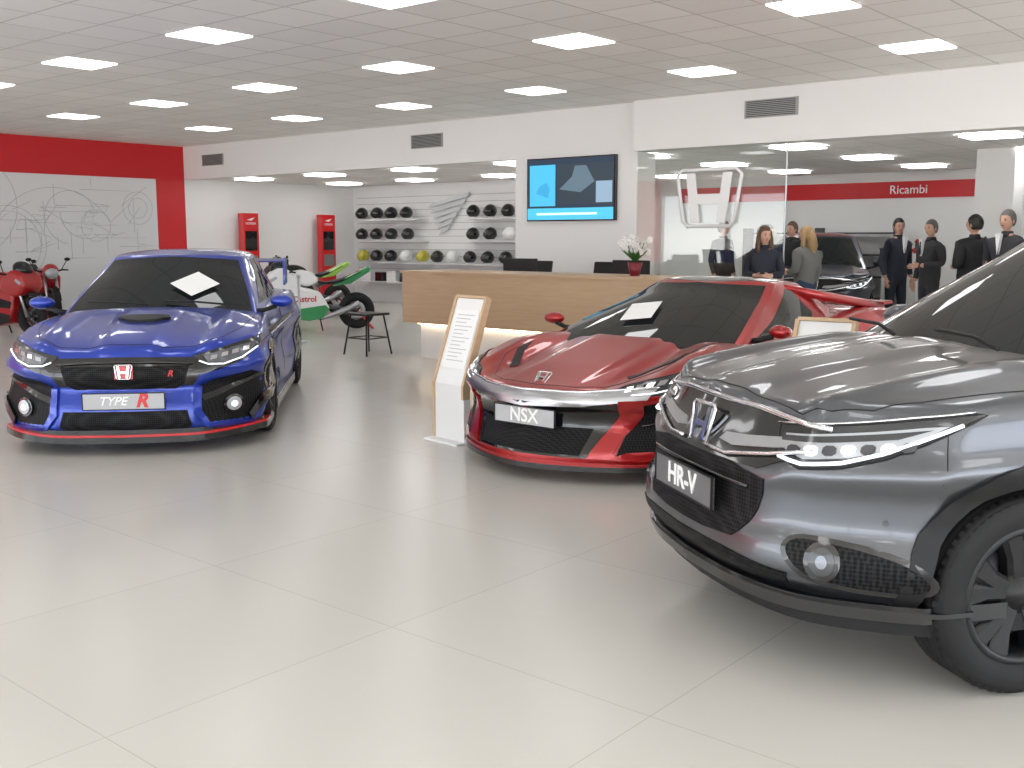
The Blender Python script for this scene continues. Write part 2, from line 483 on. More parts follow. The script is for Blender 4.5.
        for pg in ([(-.36,.42),(-.22,.42),(-.15,-.42),(-.27,-.42)],[(.36,.42),(.22,.42),(.15,-.42),(.27,-.42)],[(-.19,.05),(.19,.05),(.17,-.09),(-.17,-.09)]):
            st=len(V)
            for zz in (.004,.018):
                for a,b in pg: V.append((a*w,b*h,zz))
            F+=[(st,st+1,st+2,st+3),(st+4,st+5,st+6,st+7)]+[(st+i,st+(i+1)%4,st+4+(i+1)%4,st+4+i) for i in range(4)]
        ob=mesh_obj('badge_letter',V,F,m,s.E); ob.matrix_local=M
    def mirror(s,x,y,z,m,sc=1,reach=.26):
        for sd in (1,-1):
            ell('mirror_housing',(x,sd*y,z),(.070*sc,.115*sc,.062*sc),m,s.E,rot=(0,0,-sd*.25))
            tube('mirror_stalk',[(x+.02,sd*(y-.04),z-.045*sc),(x+.03,sd*(y-.13),z-.08*sc),(x+.03,sd*(y-reach),z-.10*sc)],[.020,.018,.028],M_black,s.E)
            ell('mirror_glass',(x-.052*sc,sd*y,z),(.03*sc,.095*sc,.05*sc),M_chrome,s.E)
# ---- compact SUV (grey)
def suv(name,pos,ang,pt):
    P=dict(L=4.335,paint=pt,cabin=pt,T=[(-2.17,1.02),(-1.6,1.06),(0,1.1),(1.05,1.11),(1.5,1.06),(1.80,1.01),(1.94,.975),(2.0,.95),(2.17,.87)],
     S=[(-2.17,.98),(-1.3,1.05),(0,1.03),(1.0,1.015),(1.35,1.0),(1.6,.975),(1.8,.945),(2.0,.90),(2.17,.85)],
     W=[(-2.17,.80),(-1.7,.87),(-1.2,.885),(0,.875),(1.3,.885),(1.65,.875),(2.0,.85),(2.17,.84)],
     sec=[(0,.91),(.08,.95),(.20,.995),(.28,1.0),(.44,.960),(.60,.965),(.68,1.005),(.73,1.012),(.79,.985),(.94,.965),(1,.94)],
     nose=[(0,.16),(.08,.06),(.20,.0),(.34,.01),(.44,.035),(.60,.04),(.68,.04),(.74,.06),(.82,.10),(.90,.135),(.96,.155),(1,.175)],
     plan=[(0,0),(.3,.014),(.5,.04),(.64,.075),(.74,.12),(.82,.185),(.9,.28),(.96,.37),(1,.44)],
     rnose=[(0,.12),(.3,0),(.8,.05),(1,.12)],rplan=[(0,0),(.6,.05),(1,.25)],
     zb=[(-2.17,.32),(-1.5,.22),(1.3,.22),(1.7,.26),(2.17,.28)],q=3.4,flare=.022,ax=(1.32,-1.29),R=.343,rr=.232,ww=.225,track=.895,arch=.39,ycut=.62,
     extra=lambda x,v:(.020*gauss(abs(v)-.70,.06)-.018*sstep(.64,.57,abs(v))*sstep(.12,.3,abs(v)))*sstep(.9,1.2,x),
     wstyle=dict(col='black',n=5,w=.046,twin=.24),
     G=dict(x0=1.28,x1=.30,r0=-2.05,r1=-1.72,c=.22,rc=.14,b0=.83,b1=.60,z=.95,cr=.05,R=[(.3,1.545),(-.2,1.60),(-.8,1.605),(-1.4,1.55),(-1.8,1.48)],WG=[(-2.1,.90),(-1.2,.97),(0,1.0),(1.3,.98)]))
    c=Car(name,P,pos,ang)
    c.patch('windscreen',[(-.93,.05),(.93,.05),(.92,.5),(.90,.94),(0,.97),(-.90,.94),(-.92,.5)],'GF',M_glassdk,.004,side=1,cell=.06)
    c.patch('side_window',[(.07,.18),(.40,.18),(.40,.90),(.28,.90)],'GS',M_glassdk,.004,cell=.05)
    c.patch('rear_side_window',[(.43,.18),(.78,.24),(.72,.86),(.43,.90)],'GS',M_glassdk,.004,cell=.05)
    c.patch('rear_window',[(-.85,.3),(.85,.3),(.8,.88),(-.8,.88)],'GR',M_glassdk,.004,side=1,cell=.06)
    # grille and bumper
    c.patch('upper_grille',[(-.64,.878),(-.3,.905),(.3,.905),(.64,.878),(.62,.80),(.50,.755),(.42,.72),(-.42,.72),(-.50,.755),(-.62,.80)],'F',M_gblack,.006,.03,side=1)
    c.patch('lower_grille',[(-.48,.725),(.48,.725),(.46,.60),(.40,.50),(.34,.455),(-.34,.455),(-.40,.50),(-.46,.60)],'F',M_grille,.004,.02,side=1,r=1)
    c.patch('lower_intake',[(-.62,.42),(.62,.42),(.58,.34),(-.58,.34)],'F',M_grille,.006,.02,side=1,r=1)
    for sd in (1,-1):
        c.patch('grille_bright_wing',[(.17,.802),(.30,.812),(.50,.838),(.62,.855),(.60,.822),(.46,.795),(.24,.765),(.15,.775)],'F',M_satin,.012,.01,side=sd,cell=.03)
        c.line('grille_chrome_bar',[(.10,.74),(.24,.735),(.46,.772),(.62,.808)],'F',.008,M_chrome,sd,off=.016)
    c.line('grille_top_bar',[(-.63,.885),(-.3,.912),(0,.916),(.3,.912),(.63,.885)],'F',.012,M_chrome,1,off=.006)
    c.line('grille_slat',[(-.40,.655),(0,.66),(.40,.655)],'F',.008,M_gblack,1,off=.008)
    c.hbadge(.81,.185,M_chrome,None,0,(1,0,.2))
    def tx(s,M):
        text('plate_text','HR-V',.115,M_paper,s.E,mw=M@Matrix.Translation((0,0,.008)),bold=.002)
    c.plate(.595,.52,.125,tx,mat('plate_grey',(.16,.16,.17),.4,.3))
    # headlamps
    H=[(-1.10,.875),(-.97,.893),(-.82,.912),(-.66,.935),(-.50,.957),(-.455,.953),(-.53,.912),(-.62,.862),(-.73,.812),(-.86,.775),(-1.00,.757),(-1.10,.785)]
    c.patch('headlamp',H,'D',M_lensd,.005,.02,cell=.03,edge=.006)
    c.patch('headlamp_reflector',[(-1.07,.850),(-.94,.868),(-.78,.889),(-.62,.912),(-.555,.918),(-.62,.882),(-.71,.838),(-.84,.803),(-.99,.784),(-1.07,.803)],'D',M_lens,.009,.008,cell=.03)
    c.patch('headlamp_divider',[(-1.08,.842),(-.92,.862),(-.72,.888),(-.60,.905),(-.70,.870),(-.92,.842),(-1.08,.825)],'D',M_lensd,.013,.006,cell=.03)
    c.line('headlamp_led_strip',[(-1.08,.776),(-.99,.768),(-.86,.785),(-.74,.822),(-.64,.866),(-.52,.922)],'D',.007,M_led,off=.012)
    for i in range(7):
        a=-1.05+i*.060; z0=.787+i*.007
        c.patch('led_projector',rnd([(a,z0),(a+.045,z0+.004),(a+.047,z0+.034),(a+.003,z0+.031)],1),'D',M_led if i in(1,3,5) else M_dsteel,.015,.006,cell=.05)
    c.line('headlamp_chrome_brow',[(-1.11,.879),(-.97,.897),(-.82,.916),(-.66,.939),(-.49,.961)],'D',.004,M_chrome,off=.008)
    # fog intake
    c.patch('fog_intake_rim',[(-1.05,.50),(-.98,.548),(-.64,.505),(-.535,.41),(-.60,.36),(-.93,.38),(-1.03,.44)],'D',M_gblack,.010,.02,r=2)
    c.patch('fog_intake',[(-1.03,.50),(-.97,.53),(-.65,.487),(-.565,.41),(-.62,.38),(-.93,.40),(-1.01,.45)],'D',M_grille,.014,.02,r=2)
    c.patch('fog_lamp_ring',disc(-.90,.462,.058),'D',M_gblack,.026,.03)
    c.patch('fog_lamp',disc(-.90,.462,.040),'D',M_lensd,.032,.02)
    c.patch('fog_lamp_bulb',disc(-.90,.462,.018),'D',M_lampmid,.036,.01)
    c.patch('parking_sensor',disc(-.72,.60,.010),'D',M_dsteel,.003,.004)
    # cladding
    c.arch(.065,M_black,.014)
    c.band('front_lip',.215,.285,.03,.03,-.10,M_black,.10)
    c.band('lower_bumper_cladding',.27,.325,.10,.014,-.08,M_gblack,.085)
    c.band('front_splitter_blade',.30,.316,.05,.075,-.02,M_gblack,.03)
    c.sill(.2,.36,.845,.93,-.90,M_black,.035)
    # seams
    c.line('bonnet_seam',[(1.95,.50),(1.90,.60),(1.80,.69),(1.66,.745),(1.3,.79),(1.0,.79)],'T',.0028)
    c.line('bonnet_front_seam',[(1.95,-.50),(1.965,-.3),(1.975,0),(1.965,.3),(1.95,.50)],'T',.0028,side=1)
    c.line('door_seam',[(.80,.38),(.86,.7),(.78,1.0)],'L',.003)
    c.line('door_seam_rear',[(-.28,.38),(-.28,1.0)],'L',.003)
    c.line('bumper_seam',[(1.67,.74),(1.64,.84),(1.62,.93)],'L',.002)
    c.mirror(.50,1.0,1.12,pt)
    for y in (.55,-.05):
        tube('wiper',[(1.22,y,1.13),(1.12,y-.25,1.15),(1.10,y-.5,1.155)],.008,M_black,c.E)
    return c
# ---- hot hatch (blue)
def hatch():
    P=dict(L=4.557,paint=M_blue,T=[(-2.28,.98),(-1.6,1.0),(0,.97),(1.0,.96),(1.4,.905),(1.8,.84),(2.02,.785),(2.12,.75),(2.18,.72),(2.28,.66)],
     S=[(-2.28,.92),(-1.3,.98),(0,.93),(1.0,.885),(1.4,.86),(1.7,.81),(1.9,.765),(2.05,.72),(2.28,.65)],
     W=[(-2.28,.82),(-1.7,.91),(-1.2,.92),(0,.87),(1.3,.91),(1.7,.915),(2.1,.90),(2.28,.89)],
     sec=[(0,.96),(.10,.985),(.3,1.0),(.5,.968),(.62,.975),(.69,1.008),(.73,1.008),(.80,.98),(.93,.955),(1,.925)],
     nose=[(0,.02),(.12,.0),(.36,.015),(.46,.045),(.56,.07),(.66,.05),(.76,.045),(.88,.07),(.95,.09),(1,.12)],
     plan=[(0,0),(.3,.015),(.5,.04),(.66,.09),(.78,.16),(.88,.25),(.95,.34),(1,.42)],
     rnose=[(0,.12),(.3,0),(.8,.05),(1,.12)],rplan=[(0,0),(.6,.05),(1,.25)],
     zb=[(-2.28,.22),(-1.5,.14),(2.28,.16)],q=3.0,flare=.035,ax=(1.39,-1.31),R=.335,rr=.26,ww=.245,track=.935,arch=.372,ycut=.60,
     extra=lambda x,v:(.024*gauss(abs(v)-.72,.08)-.018*sstep(.64,.56,abs(v))*sstep(.2,.34,abs(v))+.012*sstep(.26,.2,abs(v)))*sstep(.9,1.2,x),
     fx=lambda v,w:.035*sstep(.54,.60,v)*sstep(.97,.92,v)*sstep(.08,.14,w)*sstep(.60,.54,w),
     wstyle=dict(col='black',n=5,w=.022,twin=.14,red=1),
     G=dict(x0=1.16,x1=.22,r0=-2.15,r1=-1.45,c=.20,rc=.12,b0=.80,b1=.56,z=.86,cr=.045,R=[(.25,1.365),(-.2,1.415),(-.7,1.42),(-1.3,1.35),(-1.6,1.28)],WG=[(-2.1,.84),(-1.2,.95),(0,1.0),(1.3,.97)]))
    c=Car('blue_hatchback_car',P,G(-3.00,9.46),GA(.125,-.992))
    c.patch('windscreen',[(-.95,.05),(.95,.05),(.94,.5),(.92,.94),(0,.97),(-.92,.94),(-.94,.5)],'GF',M_glassdk,.004,side=1,cell=.06)
    c.patch('side_window',[(.06,.22),(.42,.22),(.42,.90),(.27,.90)],'GS',M_glassdk,.004,cell=.05)
    c.patch('rear_side_window',[(.45,.22),(.75,.28),(.68,.86),(.45,.90)],'GS',M_glassdk,.004,cell=.05)
    c.patch('rear_window',[(-.85,.2),(.85,.2),(.8,.88),(-.8,.88)],'GR',M_glassdk,.004,side=1,cell=.06)
    c.sheet('windscreen_paper',.36,.50,.26,.30,-.9)
    # front
    c.patch('grille_wing',[(-.90,.745),(-.60,.685),(-.45,.675),(0,.685),(.45,.675),(.60,.685),(.90,.745),(.80,.64),(.62,.58),(.50,.55),(.46,.48),(-.46,.48),(-.50,.55),(-.62,.58),(-.80,.64)],'F',M_gblack,.006,.02,side=1)
    c.patch('upper_grille',[(-.44,.62),(.44,.62),(.40,.50),(.34,.46),(-.34,.46),(-.40,.50)],'F',M_grille,.010,.02,side=1)
    c.line('grille_bar',[(-.46,.63),(-.2,.645),(.2,.645),(.46,.63)],'F',.008,M_gblack,1,off=.016)
    H=[(.46,.685),(.52,.625),(.64,.610),(.76,.640),(.86,.70),(.925,.785),(.90,.795),(.78,.765),(.62,.725)]
    c.patch('headlamp',H,'F',M_lensd,.008,.02,cell=.03,edge=.004)
    c.patch('headlamp_reflector',[(.53,.680),(.56,.638),(.66,.628),(.76,.655),(.84,.71),(.87,.755),(.74,.732),(.62,.705)],'F',M_lampmid,.012,.01,cell=.03)
    c.line('headlamp_led_strip',[(.50,.645),(.56,.622),(.66,.618),(.77,.648),(.86,.71),(.90,.770)],'F',.006,M_led,off=.018)
    for i in range(4):
        a=.575+i*.066; z=.652+i*.014
        c.patch('led_projector',[(a,z),(a+.040,z+.007),(a+.042,z+.034),(a+.003,z+.028)],'F',M_chrome if i%2 else M_satin,.017,.008)
    c.patch('side_intake',[(.50,.47),(.60,.51),(.84,.55),(.915,.50),(.90,.30),(.82,.185),(.56,.19),(.50,.28)],'F',M_grille,.005,.02)
    c.patch('intake_blade',[(.50,.40),(.58,.42),(.86,.525),(.91,.51),(.60,.385),(.52,.36)],'F',M_gblack,.014,.02)
    c.patch('intake_rim',[(.46,.47),(.505,.47),(.505,.30),(.565,.20),(.82,.195),(.90,.30),(.92,.30),(.84,.17),(.55,.17),(.46,.28)],'F',M_blue,.020,.04)
    c.patch('intake_winglet',[(.82,.20),(.93,.33),(.93,.40),(.88,.36),(.80,.24)],'F',M_gblack,.030,.03)
    c.patch('fog_lamp_ring',disc(.71,.325,.062),'F',M_gblack,.024,.03)
    c.patch('fog_lamp',disc(.71,.325,.045),'F',M_lens,.032,.02)
    c.patch('fog_lamp_bulb',disc(.71,.325,.02),'F',M_led,.036,.01)
    c.patch('lower_grille',[(-.42,.31),(.42,.31),(.45,.20),(.42,.18),(-.42,.18),(-.45,.20)],'F',M_grille,.006,.02,side=1)
    c.hbadge(.585,.12,M_chrome,M_redp,0,(1,0,.1))
    def tx(s,M):
        text('plate_text','TYPE',.085,M_paper,s.E,mw=M@Matrix.Translation((-.075,0,.008)),shear=.3,bold=.001)
        text('plate_text_red','R',.13,M_redp,s.E,mw=M@Matrix.Translation((.12,0,.008)),shear=.3,bold=.005)
    c.plate(.385,.56,.12,tx,mat('plate_silver',(.42,.42,.43),.4,.3))
    p,n=c.mapper('F')(.31,.565)
    text('grille_badge_text','R',.06,M_redp,c.E,mw=frame(p+n*.03,(1,0,0)),shear=.3,bold=.001)
    c.band('front_lip',.09,.135,.0,.06,-.12,M_gblack,.12,.02)
    c.band('red_lip_line',.135,.149,.0,.056,.0,M_redp,.10,.02)
    c.band('lower_bumper_blade',.149,.18,.02,.02,-.05,M_gblack,.10,.01)
    c.sill(.10,.19,.88,.95,-.85,M_gblack,.045)
    c.arch(.022,M_gblack,.010)
    c.patch('bonnet_scoop',[(1.60,-.10),(1.62,0),(1.60,.10),(1.50,.19),(1.44,.17),(1.42,0),(1.44,-.17),(1.50,-.19)],'T',M_black,.022,.03,side=1)
    c.line('bonnet_seam',[(2.05,.50),(1.95,.64),(1.6,.745),(1.2,.78),(1.0,.78)],'T',.003)
    c.line('bonnet_front_seam',[(2.05,-.5),(2.10,-.25),(2.11,0),(2.10,.25),(2.05,.5)],'T',.003,side=1)
    c.line('door_seam',[(.82,.28),(.86,.6),(.78,.92)],'L',.003)
    c.line('door_seam_rear',[(-.28,.28),(-.28,.92)],'L',.003)
    c.patch('fender_vent',[(.98,.58),(1.02,.40),(.94,.38),(.90,.56)],'L',M_black,.004)
    c.mirror(.78,.965,.99,M_blue,.85,.20)
    for y in (.55,-.05):
        tube('wiper',[(1.09,y,.985),(.98,y-.25,1.0),(.96,y-.5,1.005)],.008,M_black,c.E)
    for sd in (1,-1):
        prism('wing_endplate',[(-2.30,1.02),(-2.02,1.0),(-2.05,1.26),(-2.16,1.30),(-2.34,1.29)],sd*.74-.012,sd*.74+.012,M_blue,c.E)
    prism('wing_blade',[(-2.33,1.27),(-2.30,1.29),(-2.10,1.265),(-2.08,1.25),(-2.2,1.25)],-.74,.74,M_blue,c.E)
    return c
# ---- supercar (red)
def supercar():
    P=dict(L=4.47,paint=M_cred,T=[(-2.235,.86),(-1.7,.95),(-1,.95),(0,.90),(.9,.83),(1.3,.745),(1.7,.655),(2.0,.595),(2.12,.575),(2.235,.54)],
     S=[(-2.235,.84),(-1.9,.90),(-1.35,.94),(-.7,.86),(.1,.77),(.8,.79),(1.2,.78),(1.5,.715),(1.75,.65),(1.95,.605),(2.235,.54)],
     W=[(-2.235,.84),(-1.8,.93),(-1.3,.955),(-.6,.90),(.1,.88),(.8,.91),(1.3,.94),(1.65,.935),(2.0,.90),(2.235,.86)],
     sec=[(0,.94),(.10,.97),(.3,1.0),(.48,.968),(.62,.975),(.72,1.005),(.77,1.005),(.84,.98),(.94,.95),(1,.92)],
     nose=[(0,.0),(.10,.0),(.30,.05),(.52,.09),(.70,.08),(.80,.03),(.86,.015),(.93,.025),(1,.06)],
     plan=[(0,0),(.2,.025),(.4,.08),(.6,.165),(.75,.255),(.85,.34),(.93,.44),(1,.56)],
     rnose=[(0,.12),(.3,0),(.8,.05),(1,.12)],rplan=[(0,0),(.6,.05),(1,.25)],
     zb=[(-2.235,.16),(-1.5,.11),(2.235,.12)],q=2.2,flare=.03,ax=(1.29,-1.34),R=.34,rr=.25,ww=.25,track=.965,arch=.375,ycut=.62,
     extra=lambda x,v:(.024*gauss(abs(v)-.84,.07)-.030*gauss(abs(v)-.57,.08)+.016*sstep(.36,.31,abs(v)))*sstep(.8,1.1,x)*min(1,max(0,(2.15-x)/.5)),
     fx=lambda v,w:.03*sstep(.70,.76,v)*sstep(.99,.94,v)*sstep(.10,.18,w)*sstep(.74,.68,w),
     wstyle=dict(col='dark',n=5,w=.018,twin=.16,red=1),
     G=dict(x0=1.22,x1=.02,r0=-1.95,r1=-.75,c=.26,rc=.1,b0=.84,b1=.52,z=.74,cr=.04,bow=.05,rbow=.03,R=[(.1,1.165),(-.2,1.21),(-.6,1.20),(-1.0,1.12),(-1.6,1.0)],WG=[(-2.1,.60),(-1.4,.76),(-.7,.95),(0,1.0),(1.3,.97)]))
    c=Car('red_supercar',P,G(1.49,8.22),GA(-.648,-.762))
    c.patch('windscreen',[(-.95,.05),(.95,.05),(.93,.5),(.91,.95),(0,.99),(-.91,.95),(-.93,.5)],'GF',M_glassdk,.004,side=1,cell=.06)
    c.patch('side_window',[(.07,.22),(.46,.28),(.54,.48),(.46,.84),(.30,.90),(.18,.66)],'GS',M_glassdk,.004,cell=.05)
    c.patch('rear_window',[(-.8,.1),(.8,.1),(.8,.9),(-.8,.9)],'GR',M_glassdk,.004,side=1,cell=.06)
    c.patch('roof_panel',[(.03,-.90),(.03,.90),(.8,.85),(.8,-.85)],'GT',M_gblack,.003,side=1,cell=.06)
    c.sheet('windscreen_paper',-.16,.50,.24,.32,.35)
    # front fascia
    c.patch('front_fascia',[(-.70,.535),(0,.50),(.70,.535),(.60,.46),(.50,.30),(.44,.165),(-.44,.165),(-.50,.30),(-.60,.46)],'F',M_gblack,.006,.02,side=1)
    c.patch('lower_grille',[(-.44,.34),(.44,.34),(.40,.18),(-.40,.18)],'F',M_grille,.010,.02,side=1)
    c.patch('nose_chrome_bar',[(-.78,.605),(-.4,.563),(0,.555),(.4,.563),(.78,.605),(.74,.535),(.4,.49),(0,.475),(-.4,.49),(-.74,.535)],'F',mat('nose_bar_steel',(.42,.42,.44),.32,1),.012,.025,side=1)
    c.line('nose_chrome_edge',[(-.78,.603),(-.4,.564),(0,.557),(.4,.564),(.78,.603)],'F',.008,M_chrome,1,off=.014)
    H=[(.54,.575),(.62,.618),(.78,.668),(.90,.71),(.945,.70),(.925,.62),(.86,.572),(.68,.552)]
    c.patch('headlamp',H,'F',M_lensd,.006,.02,cell=.03,edge=.005)
    for i in range(6):
        a=.62+i*.048; z=.572+i*.013
        c.patch('led_projector',[(a,z),(a+.032,z+.008),(a+.034,z+.036),(a+.003,z+.028)],'F',M_led if i%2==0 else M_satin,.012,.008)
    c.line('headlamp_led_strip',[(.66,.560),(.77,.574),(.87,.605),(.92,.66)],'F',.005,M_led,off=.010)
    c.patch('side_intake',[(.70,.49),(.80,.515),(.92,.54),(.94,.48),(.935,.26),(.84,.19),(.60,.185),(.62,.30),(.68,.42)],'F',M_grille,.006,.02)
    c.patch('intake_blade',[(.60,.525),(.73,.535),(.69,.44),(.62,.31),(.58,.20),(.62,.165),(.44,.165),(.50,.27),(.58,.40)],'F',M_cred,.020,.04)
    c.patch('intake_lip',[(.56,.165),(.64,.20),(.86,.21),(.935,.27),(.935,.22),(.86,.155)],'F',M_cred,.020,.04)
    c.line('intake_fin',[(.68,.36),(.92,.43)],'F',.008,M_gblack,off=.02)
    c.hbadge(.605,.11,M_chrome,None,0,(.7,0,.7))
    def tx(s,M):
        text('plate_text','NSX',.12,M_paper,s.E,mw=M@Matrix.Translation((0,0,.008)),bold=.003)
    c.plate(.395,.50,.12,tx,mat('plate_silver',(.42,.42,.43),.4,.3))
    c.band('front_lip',.085,.118,.0,.04,-.12,M_gblack,.12)
    c.band('front_lip_blade',.118,.138,.0,.03,-.06,M_cred,.09)
    c.sill(.09,.22,.88,.92,-.90,M_gblack,.045)
    c.patch('bonnet_vent',[(1.70,.46),(1.74,.50),(1.46,.66),(1.28,.66),(1.45,.60)],'T',M_black,.004,.01)
    c.line('bonnet_seam',[(2.04,.30),(1.95,.46),(1.6,.66),(1.25,.70),(1.1,.70)],'T',.0025)
    c.line('bonnet_front_seam',[(2.04,-.3),(2.07,0),(2.04,.3)],'T',.0025,side=1)
    c.patch('side_scoop',[(-.30,.72),(-.52,.84),(-.62,.78),(-.58,.40),(-.40,.34)],'L',M_black,.004)
    c.line('door_seam',[(.72,.22),(.78,.5),(.70,.80)],'L',.003)
    c.line('door_seam_rear',[(-.32,.22),(-.28,.5),(-.42,.80)],'L',.003)
    c.mirror(.62,.98,.88,M_cred,.76,.18)
    for sd in (1,-1):
        tube('roof_buttress',[(-.35,sd*.52,1.13),(-.9,sd*.66,1.04),(-1.5,sd*.74,.96),(-1.8,sd*.76,.93)],[.03,.04,.04,.02],M_cred,c.E)
    prism('rear_spoiler',[(-2.2,.93),(-2.18,.96),(-1.98,.955),(-1.98,.93)],-.7,.7,M_cred,c.E)
    return c
hatch(); supercar()
suv('grey_suv_car',G(2.75,4.51),GA(-.966,-.259),M_grey)
suv('slate_suv_car',G(5.1,17.6),GA(-.3,-.95),M_grey2)
# ---------------------------------------------------------------- room
X0,X1=-6.0,12.4; Y0,Y1=-6.0,19.35; XA=19.5
def fbox(name,x0,x1,y0,y1,z0,z1,m): return boxes(name,[(((x0+x1)/2,(y0+y1)/2,(z0+z1)/2),(x1-x0,y1-y0,z1-z0))],m)
fbox('floor',X0-.2,XA+.2,Y0-.2,Y1+.2,-.1,0,M_floor)
fbox('ceiling',X0,X1+.2,Y0,Y1,CEIL,CEIL+.1,M_ceil)
fbox('ceiling_annex',X1+.15,XA,1.5,Y1,AN,AN+.08,M_ceil)
fbox('wall_left',X0,X1,Y1,Y1+.15,0,CEIL,M_red)
fbox('wall_left_annex',X1,XA,Y1,Y1+.15,0,CEIL,M_wall)
fbox('wall_back_beam',X1,X1+.2,8.18,Y1,2.70,CEIL,M_wall)
fbox('wall_back_beam_near',X1-.13,X1+.2,2.0,8.18,2.70,CEIL,M_wall)
fbox('wall_back_column',X1,X1+.45,8.18,10.4,0,2.70,M_wall)
fbox('wall_back',X1,X1+.2,Y0,2.0,0,CEIL,M_wall)
fbox('wall_slat',17.0,17.15,12.3,Y1,0,AN,M_white)
boxes('wall_partition',[((13.7,9.95,AN/2),(1.8,.12,AN)),((14.9,11.1,AN/2),(.12,2.3,AN)),((17.2,12.3,AN/2),(4.6,.12,AN))],M_wall)
fbox('wall_parts_counter',XA,XA+.15,1.5,12.4,0,AN,M_wall)
fbox('wall_annex_right',X1+.2,XA,1.35,1.5,0,AN,M_wall)
fbox('trim_red_band',XA-.03,XA,5.35,11.8,2.24,2.54,M_red)
text('parts_sign','Ricambi',.22,M_paper,None,(XA-.035,6.95,2.385),(math.pi/2,0,-math.pi/2),bold=.001)
fbox('annex_column',15.3,15.8,4.05,4.55,0,AN,M_wall)
def facade(name,axis,c,a0,a1):
    L=[]; n=int((a1-a0)/2.4)
    def B(a,b,z0,z1,t=.15):
        if axis=='x': L.append(((c,(a+b)/2,(z0+z1)/2),(t,b-a,z1-z0)))
        else: L.append((((a+b)/2,c,(z0+z1)/2),(b-a,t,z1-z0)))
    B(a0,a1,2.9,CEIL); B(a0,a1,0,.12)
    for i in range(n+1):
        p=a0+(a1-a0)*i/n; B(max(a0,p-.07),min(a1,p+.07),.12,2.9)
    boxes(name,L,M_wall)
facade('wall_front','x',X0-.08,Y0,Y1)
facade('wall_right','y',Y0-.08,X0,X1)
# ceiling lights
L=[]
for i in range(-5,2):
    for j in range(-5,5):
        x=8.22+2.4*i; y=6.17+2.4*j
        if Y0+.5<y<16.5 and x>X0+.5: L.append(((x,y,CEIL-.006),(.555,.555,.012)))
boxes('ceiling_light_panels',L,M_panel)
L=[]
for x in (13.15,15.55,17.95):
    for y in (3.77,6.17,8.57,10.97,13.37,15.77,18.0):
        if x>17 and y>12: continue
        L.append(((x,y,AN-.03),(.555,.555,.012)))
boxes('annex_light_panels',L,M_panel2)
def vent(y,z,x,w=.62,h=.2):
    e=empty('wall_vent',(x,y,z))
    box('vent_frame',(-.01,0,0),(.02,w,h),mat('vent_grey',(.35,.35,.35),.5),e)
    boxes('vent_slats',[((-.022,0,-h*.4+i*h*.1),(.012,w*.92,h*.05)) for i in range(9)],mat('vent_dark',(.06,.06,.06),.5),e)
vent(6.13,3.12,X1-.13,.72,.22); vent(12.28,3.08,X1,.72,.22); vent(18.3,3.06,X1,.72,.22)
# television
e=empty('wall_television',(X1-.04,9.31,2.22))
box('tv_frame',(0,0,0),(.06,1.60,.92),M_gblack,e)
def em(n,c,s=.9): return mat(n,c,.4,emis=s)
def scr(n,y0,y1,z0,z1,m,dx=-.033):
    box(n,(dx,-(y0+y1)/2,(z0+z1)/2),(.004,y1-y0,z1-z0),m,e)
scr('screen',-.78,.78,-.44,.44,em('scr_a',(.01,.03,.06),.6))
scr('screen_blue',-.74,-.26,-.24,.36,em('scr_b',(.05,.38,.62)),-.037)
scr('screen_scene',-.22,.78,-.22,.36,em('scr_c',(.015,.03,.045)),-.037)
scr('screen_thumb',.48,.76,-.20,.10,em('scr_e',(.20,.30,.40)),-.043)
scr('screen_caption',-.78,.78,-.44,-.27,em('scr_g',(.06,.42,.60)),-.040)
scr('screen_caption_line',-.6,.5,-.37,-.34,em('scr_h',(.6,.8,.9)),-.044)
prism('screen_car',[(.18,.00),(-.05,.18),(-.10,.33),(-.30,.33),(-.45,.10),(-.20,-.05)],-.041,-.038,em('scr_d',(.08,.13,.17)),e,'yz')
prism('screen_icon',[(.62,-.05),(.55,.05),(.42,.10),(.36,.0),(.40,-.12)],-.042,-.038,em('scr_i',(.03,.28,.50)),e,'yz')
# glass panel with emblem
fbox('window_1',X1-.02,X1,5.97,8.18,0.0,2.70,M_glass)
boxes('window_1_frame',[((X1-.01,5.95,1.35),(.02,.015,2.7)),((X1-.01,7.07,.03),(.04,2.2,.06))],M_satin)
e=empty('glass_emblem',(X1-.05,7.03,2.04))
w,h=.95,.74
pts=[(-w*.5,h*.40),(-w*.42,h*.5),(w*.42,h*.5),(w*.5,h*.40),(w*.40,-h*.42),(w*.33,-h*.5),(-w*.33,-h*.5),(-w*.40,-h*.42)]
tube('emblem_frame',[(0,-a,b) for a,b in pts],.026,M_white,e,8,True)
for nm,pg in (('l',[(-.36,.44),(-.22,.44),(-.13,-.44),(-.27,-.44)]),('r',[(.36,.44),(.22,.44),(.13,-.44),(.27,-.44)]),('m',[(-.19,.07),(.19,.07),(.16,-.11),(-.16,-.11)])):
    prism('emblem_bar_'+nm,[(-a*w,b*h) for a,b in pg],-.012,.012,M_white,e,'yz')
